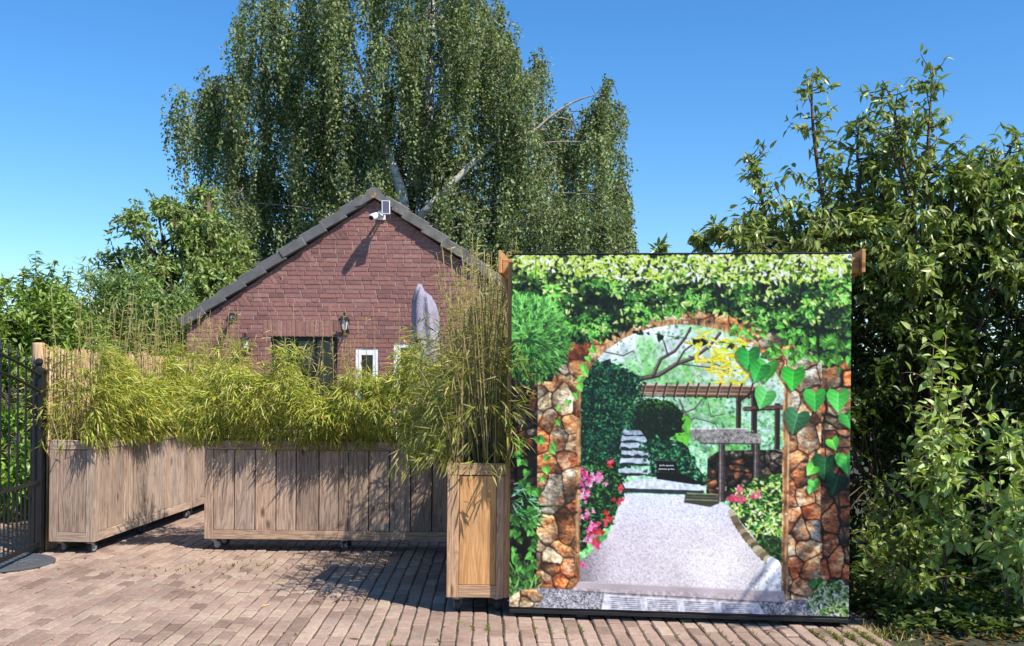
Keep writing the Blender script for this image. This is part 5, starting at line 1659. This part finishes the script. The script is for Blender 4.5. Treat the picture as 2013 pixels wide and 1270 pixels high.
# overhanging neighbour outside the frame on the right: it shades the lower hedge
def over_(px, py, h=3.1):
    return at(px, py, 6.66 - .21 * (px - 1005) / 669) + h * np.array(TO_SUN) / TO_SUN.z
def shade_tree():
    bl = [((5.7, 6.1, 3.3), (.9, .8, .6)), ((6.2, 5.2, 3.8), (.9, .8, .6)), ((5.8, 6.4, 2.6), (.8, .8, .8)), ((5.2, 7.2, 2.9), (.7, .6, .6))]
    bl += [(over_(1640, 1120), (.22, .2, .2)), (over_(1610, 1190), (.16, .16, .14))]
    return bush('hedge_tree', 'leafy tree overhanging the hedge from beyond the right edge', 'tree', bl, (5.6, 6.6, 0), 9000, .085, .036, srgb(124, 132, 56), 63, 'four', trunk=.07, twl=.3)
e_ = shade_tree()
# two of its limbs reach over the yard; their shadows fall across the lower corner of the print
def over(px, py, h):
    for _ in range(1):
        Yp = 6.66 - .21 * (px - 1005) / 669
        q_ = at(px, py, Yp)
    return q_ + h * np.array([TO_SUN.x, TO_SUN.y, TO_SUN.z]) / TO_SUN.z
b0 = np.array([5.6, 6.6, 0])
la = [over(1490, 1215, 2.9), over(1560, 1120, 3.0), over(1630, 1020, 3.1), over(1760, 850, 3.3), np.array([4.9, 5.6, 3.4]), np.array([5.5, 6.4, 2.4])]
lb = [over(1432, 1212, 3.0), over(1480, 1145, 3.1), over(1540, 1075, 3.2), over(1680, 900, 3.5), np.array([4.9, 5.4, 3.7]), np.array([5.5, 6.4, 2.6])]
MB().add(*tube([p_ - b0 for p_ in la], [.03, .036, .042, .046, .05, .06], 7)).build('limb', M['bark'], e_, smooth=True)
MB().add(*tube([p_ - b0 for p_ in lb], [.008, .011, .014, .02, .03, .05], 6)).build('limb', M['bark'], e_, smooth=True)

# dark hedge beneath the pears; its rear clumps are added to block light
bush('privet_hedge', 'deeply shaded hedge under the pear trees right of the backdrop', 'hedge',
     [((2.7, 8.0, .9), (.5, .5, .95)), ((3.5, 8.1, 1.0), (.7, .5, 1.0)), ((4.4, 8.0, 1.0), (.7, .5, 1.0)), ((3.0, 7.9, 1.8), (.6, .4, .5)), ((4.0, 7.9, 1.9), (.8, .4, .5)), ((5.2, 7.8, 1.2), (.7, .6, 1.2)), ((2.6, 8.6, 1.6), (.7, .4, .7)), ((3.8, 8.8, 1.5), (1.0, .4, 1.3)), ((3.0, 9.3, 1.2), (1.0, .4, 1.2)), ((5.0, 8.8, 1.5), (1.0, .5, 1.4)), ((4.4, 9.4, 1.2), (1.2, .4, 1.2))],
     (3.5, 8.1, 0), 36000, .085, .046, srgb(76, 92, 42), 64, 'four', trunk=.03, twl=.25)

# broad leaved shrubs in front of it
def stem_shrub(label, base, stems, seed, L=.12, W=.062, col=srgb(168, 184, 108), gap=.08, side=.24):
    r = np.random.default_rng(seed)
    base = np.array(base, float)
    e = empty('broadleaf_shrub', tuple(base)); tag(e, label, 'shrub', 'broad leaved shrubs at the right')
    P, D, C, Ls, st = [], [], [], [], MB()
    def run(path, rad, lead):
        n = len(path)
        st.add(*tube(path, np.linspace(rad, rad * .3, n), 5))
        seg = np.linalg.norm(np.diff(path, axis=0), axis=1); tl = seg.sum(); cum = np.concatenate([[0], np.cumsum(seg)])
        s_ = lead * tl; ang = r.uniform(0, 6.28)
        while s_ < tl:
            i = min(np.searchsorted(cum, s_) - 1, n - 2); f = (s_ - cum[i]) / (seg[i] + 1e-9)
            p0 = path[i] + (path[i + 1] - path[i]) * f; tdir = unit(path[i + 1] - path[i])
            a = np.cross(tdir, [.2, .3, .9]); a = unit(a); b = np.cross(tdir, a)
            for q in (0, math.pi):
                if r.random() < .12: continue
                o_ = math.cos(ang + q) * a + math.sin(ang + q) * b
                P.append(p0 + o_ * .008); D.append(o_ + tdir * .45 + np.array([0, 0, -.1]) + r.normal(0, .18, 3)); Ls.append(L * r.uniform(.65, 1.2) * (1 - .35 * s_ / tl))
            ang += math.pi / 2 + r.normal(0, .25); s_ += gap * r.uniform(.7, 1.2)
    for tip, bend in stems:
        tip = np.array(tip) - base
        root = np.array([r.normal(0, .07), r.normal(0, .05), 0])
        pth = curve(root, tip, bend, 12)
        run(pth, .008, .28)
        for k in range(7):
            i = r.integers(4, 11); g = r.uniform(0, 6.28)
            run(curve(pth[i], pth[i] + np.array([math.cos(g), math.sin(g) - .35, r.uniform(.1, .9)]) * side * r.uniform(.6, 1.4), (0, 0, .04), 6), .004, .15)
    P, D, Ls = np.array(P), np.array(D), np.array(Ls)
    C = vary(col, len(P), r, .16, .06)
    st.build('stems', M['twig'], e, smooth=True)
    tag(obj('foliage', leaf_mesh('foliage', P, D, Ls, Ls * W / L, C, M['leaf_big'], 'eight', r.uniform(.1, .4, len(P)), .16, r), e), kind='stuff')
g3 = lambda x, y, Y: tuple(at(x, y, Y))
stem_shrub('arching shrub with large pale leaves, tallest in front of the dark hedge', (2.85, 6.95, 0),
           [(g3(1835, 680, 6.9), (.0, 0, .1)), (g3(1870, 720, 6.8), (0, 0, .1)), (g3(1810, 800, 6.7), (.1, 0, .1)), (g3(1900, 760, 6.9), (0, 0, .15)), (g3(1860, 660, 7.2), (0, 0, .1)), (g3(1930, 820, 6.7), (0, 0, .1)), (g3(1780, 900, 6.7), (0, 0, .1)), (g3(1890, 860, 6.5), (0, 0, .1)), (g3(1840, 940, 6.5), (0, 0, .1))], 71)
stem_shrub('large leaved shrub cut off by the right edge of the picture', (3.35, 6.7, 0),
           [(g3(1960, 880, 6.5), (0, 0, .1)), (g3(2000, 820, 6.7), (0, 0, .1)), (g3(2040, 780, 6.7), (0, 0, .1)), (g3(1930, 980, 6.4), (0, 0, .1)), (g3(1990, 960, 6.3), (0, 0, .1)), (g3(2010, 900, 6.8), (0, 0, .1)), (g3(2060, 900, 6.4), (0, 0, .1)), (g3(1960, 1060, 6.3), (0, 0, .1)), (g3(2020, 1080, 6.2), (0, 0, .1))], 72)
stem_shrub('low spreading shrub with small leaves against the lower corner of the backdrop', (2.6, 6.85, 0),
           [(g3(1690, 1040, 6.7), (0, 0, .1)), (g3(1730, 1000, 6.8), (0, 0, .1)), (g3(1700, 1100, 6.6), (0, 0, .08)), (g3(1760, 1060, 6.6), (0, 0, .1)), (g3(1800, 1030, 6.6), (0, 0, .1)), (g3(1840, 1080, 6.5), (0, 0, .1)), (g3(1770, 980, 6.9), (0, 0, .1)), (g3(1740, 1130, 6.5), (0, 0, .05)), (g3(1870, 1020, 6.5), (0, 0, .1)), (g3(1700, 960, 7.1), (0, 0, .1)), (g3(1820, 1150, 6.3), (0, 0, .05))], 73, .075, .04, srgb(136, 150, 70), .06, .2)

# dry grass, fallen leaves and litter on the soil below the shrubs
r = np.random.default_rng(81)
n = 1700
P = np.stack([r.uniform(2.15, 5.2, n), r.uniform(5.5, 8.2, n), np.full(n, -.01)], 1)
g = r.uniform(0, 6.28, n)
D = np.stack([np.cos(g), np.sin(g), r.uniform(.0, .25, n)], 1)
tag(obj('leaf_litter', leaf_mesh('leaf_litter', P, D, r.uniform(.04, .09, n), r.uniform(.02, .04, n), vary(srgb(132, 100, 64), n, r, .25, .1), M['leaf'], 'four', .1, .3, r)), 'brown leaf litter lying on the soil under the shrubs', 'leaf litter', kind='stuff')
n = 260
P = np.stack([r.normal(2.32, .12, n), r.normal(6.35, .16, n), np.full(n, -.02)], 1)
D = np.stack([r.normal(0, .5, n), r.normal(0, .5, n), np.ones(n)], 1)
tag(obj('dry_grass', leaf_mesh('dry_grass', P, D, r.uniform(.03, .08, n), r.uniform(.003, .005, n), vary(srgb(170, 156, 92), n, r, .25, .1), M['leaf'], 'six', .4, .1, r)), 'tuft of dry grass at the right foot of the backdrop', 'grass', kind='stuff')

# low ground cover creeping under the shrubs
n = 9000
P = np.stack([r.uniform(2.35, 5.6, n), r.uniform(6.25, 9.2, n), r.uniform(0, .16, n) ** 1.0], 1)
P[:, 2] *= .5 + .8 * np.abs(np.sin(P[:, 0] * 4.1) * np.cos(P[:, 1] * 3.3))
g = r.uniform(0, 6.28, n)
D = np.stack([np.cos(g), np.sin(g), r.uniform(-.1, .7, n)], 1)
tag(obj('ground_cover', leaf_mesh('ground_cover', P, D, r.uniform(.05, .09, n), r.uniform(.03, .05, n), vary(srgb(84, 100, 46), n, r, .25, .1), M['leaf'], 'four', .2, .2, r)), 'dark green ground cover creeping beneath the shrubs', 'ground cover', kind='stuff')

# a few dry leaves blown onto the pavers
n = 150
P = np.stack([r.uniform(-4.0, 2.2, n), r.uniform(5.6, 9.0, n), np.full(n, .006)], 1)
P[:90, 0] = r.normal(-1.2, 1.6, 90); P[:90, 1] = r.normal(8.7, .35, 90)
g = r.uniform(0, 6.28, n)
D = np.stack([np.cos(g), np.sin(g), r.uniform(-.02, .1, n)], 1)
tag(obj('fallen_leaves', leaf_mesh('fallen_leaves', P, D, r.uniform(.03, .09, n), r.uniform(.006, .014, n), vary(srgb(176, 154, 104), n, r, .25, .1), M['leaf'], 'six', .05, .2, r)), 'dry bamboo leaves scattered over the pavers', 'fallen leaves', kind='stuff')
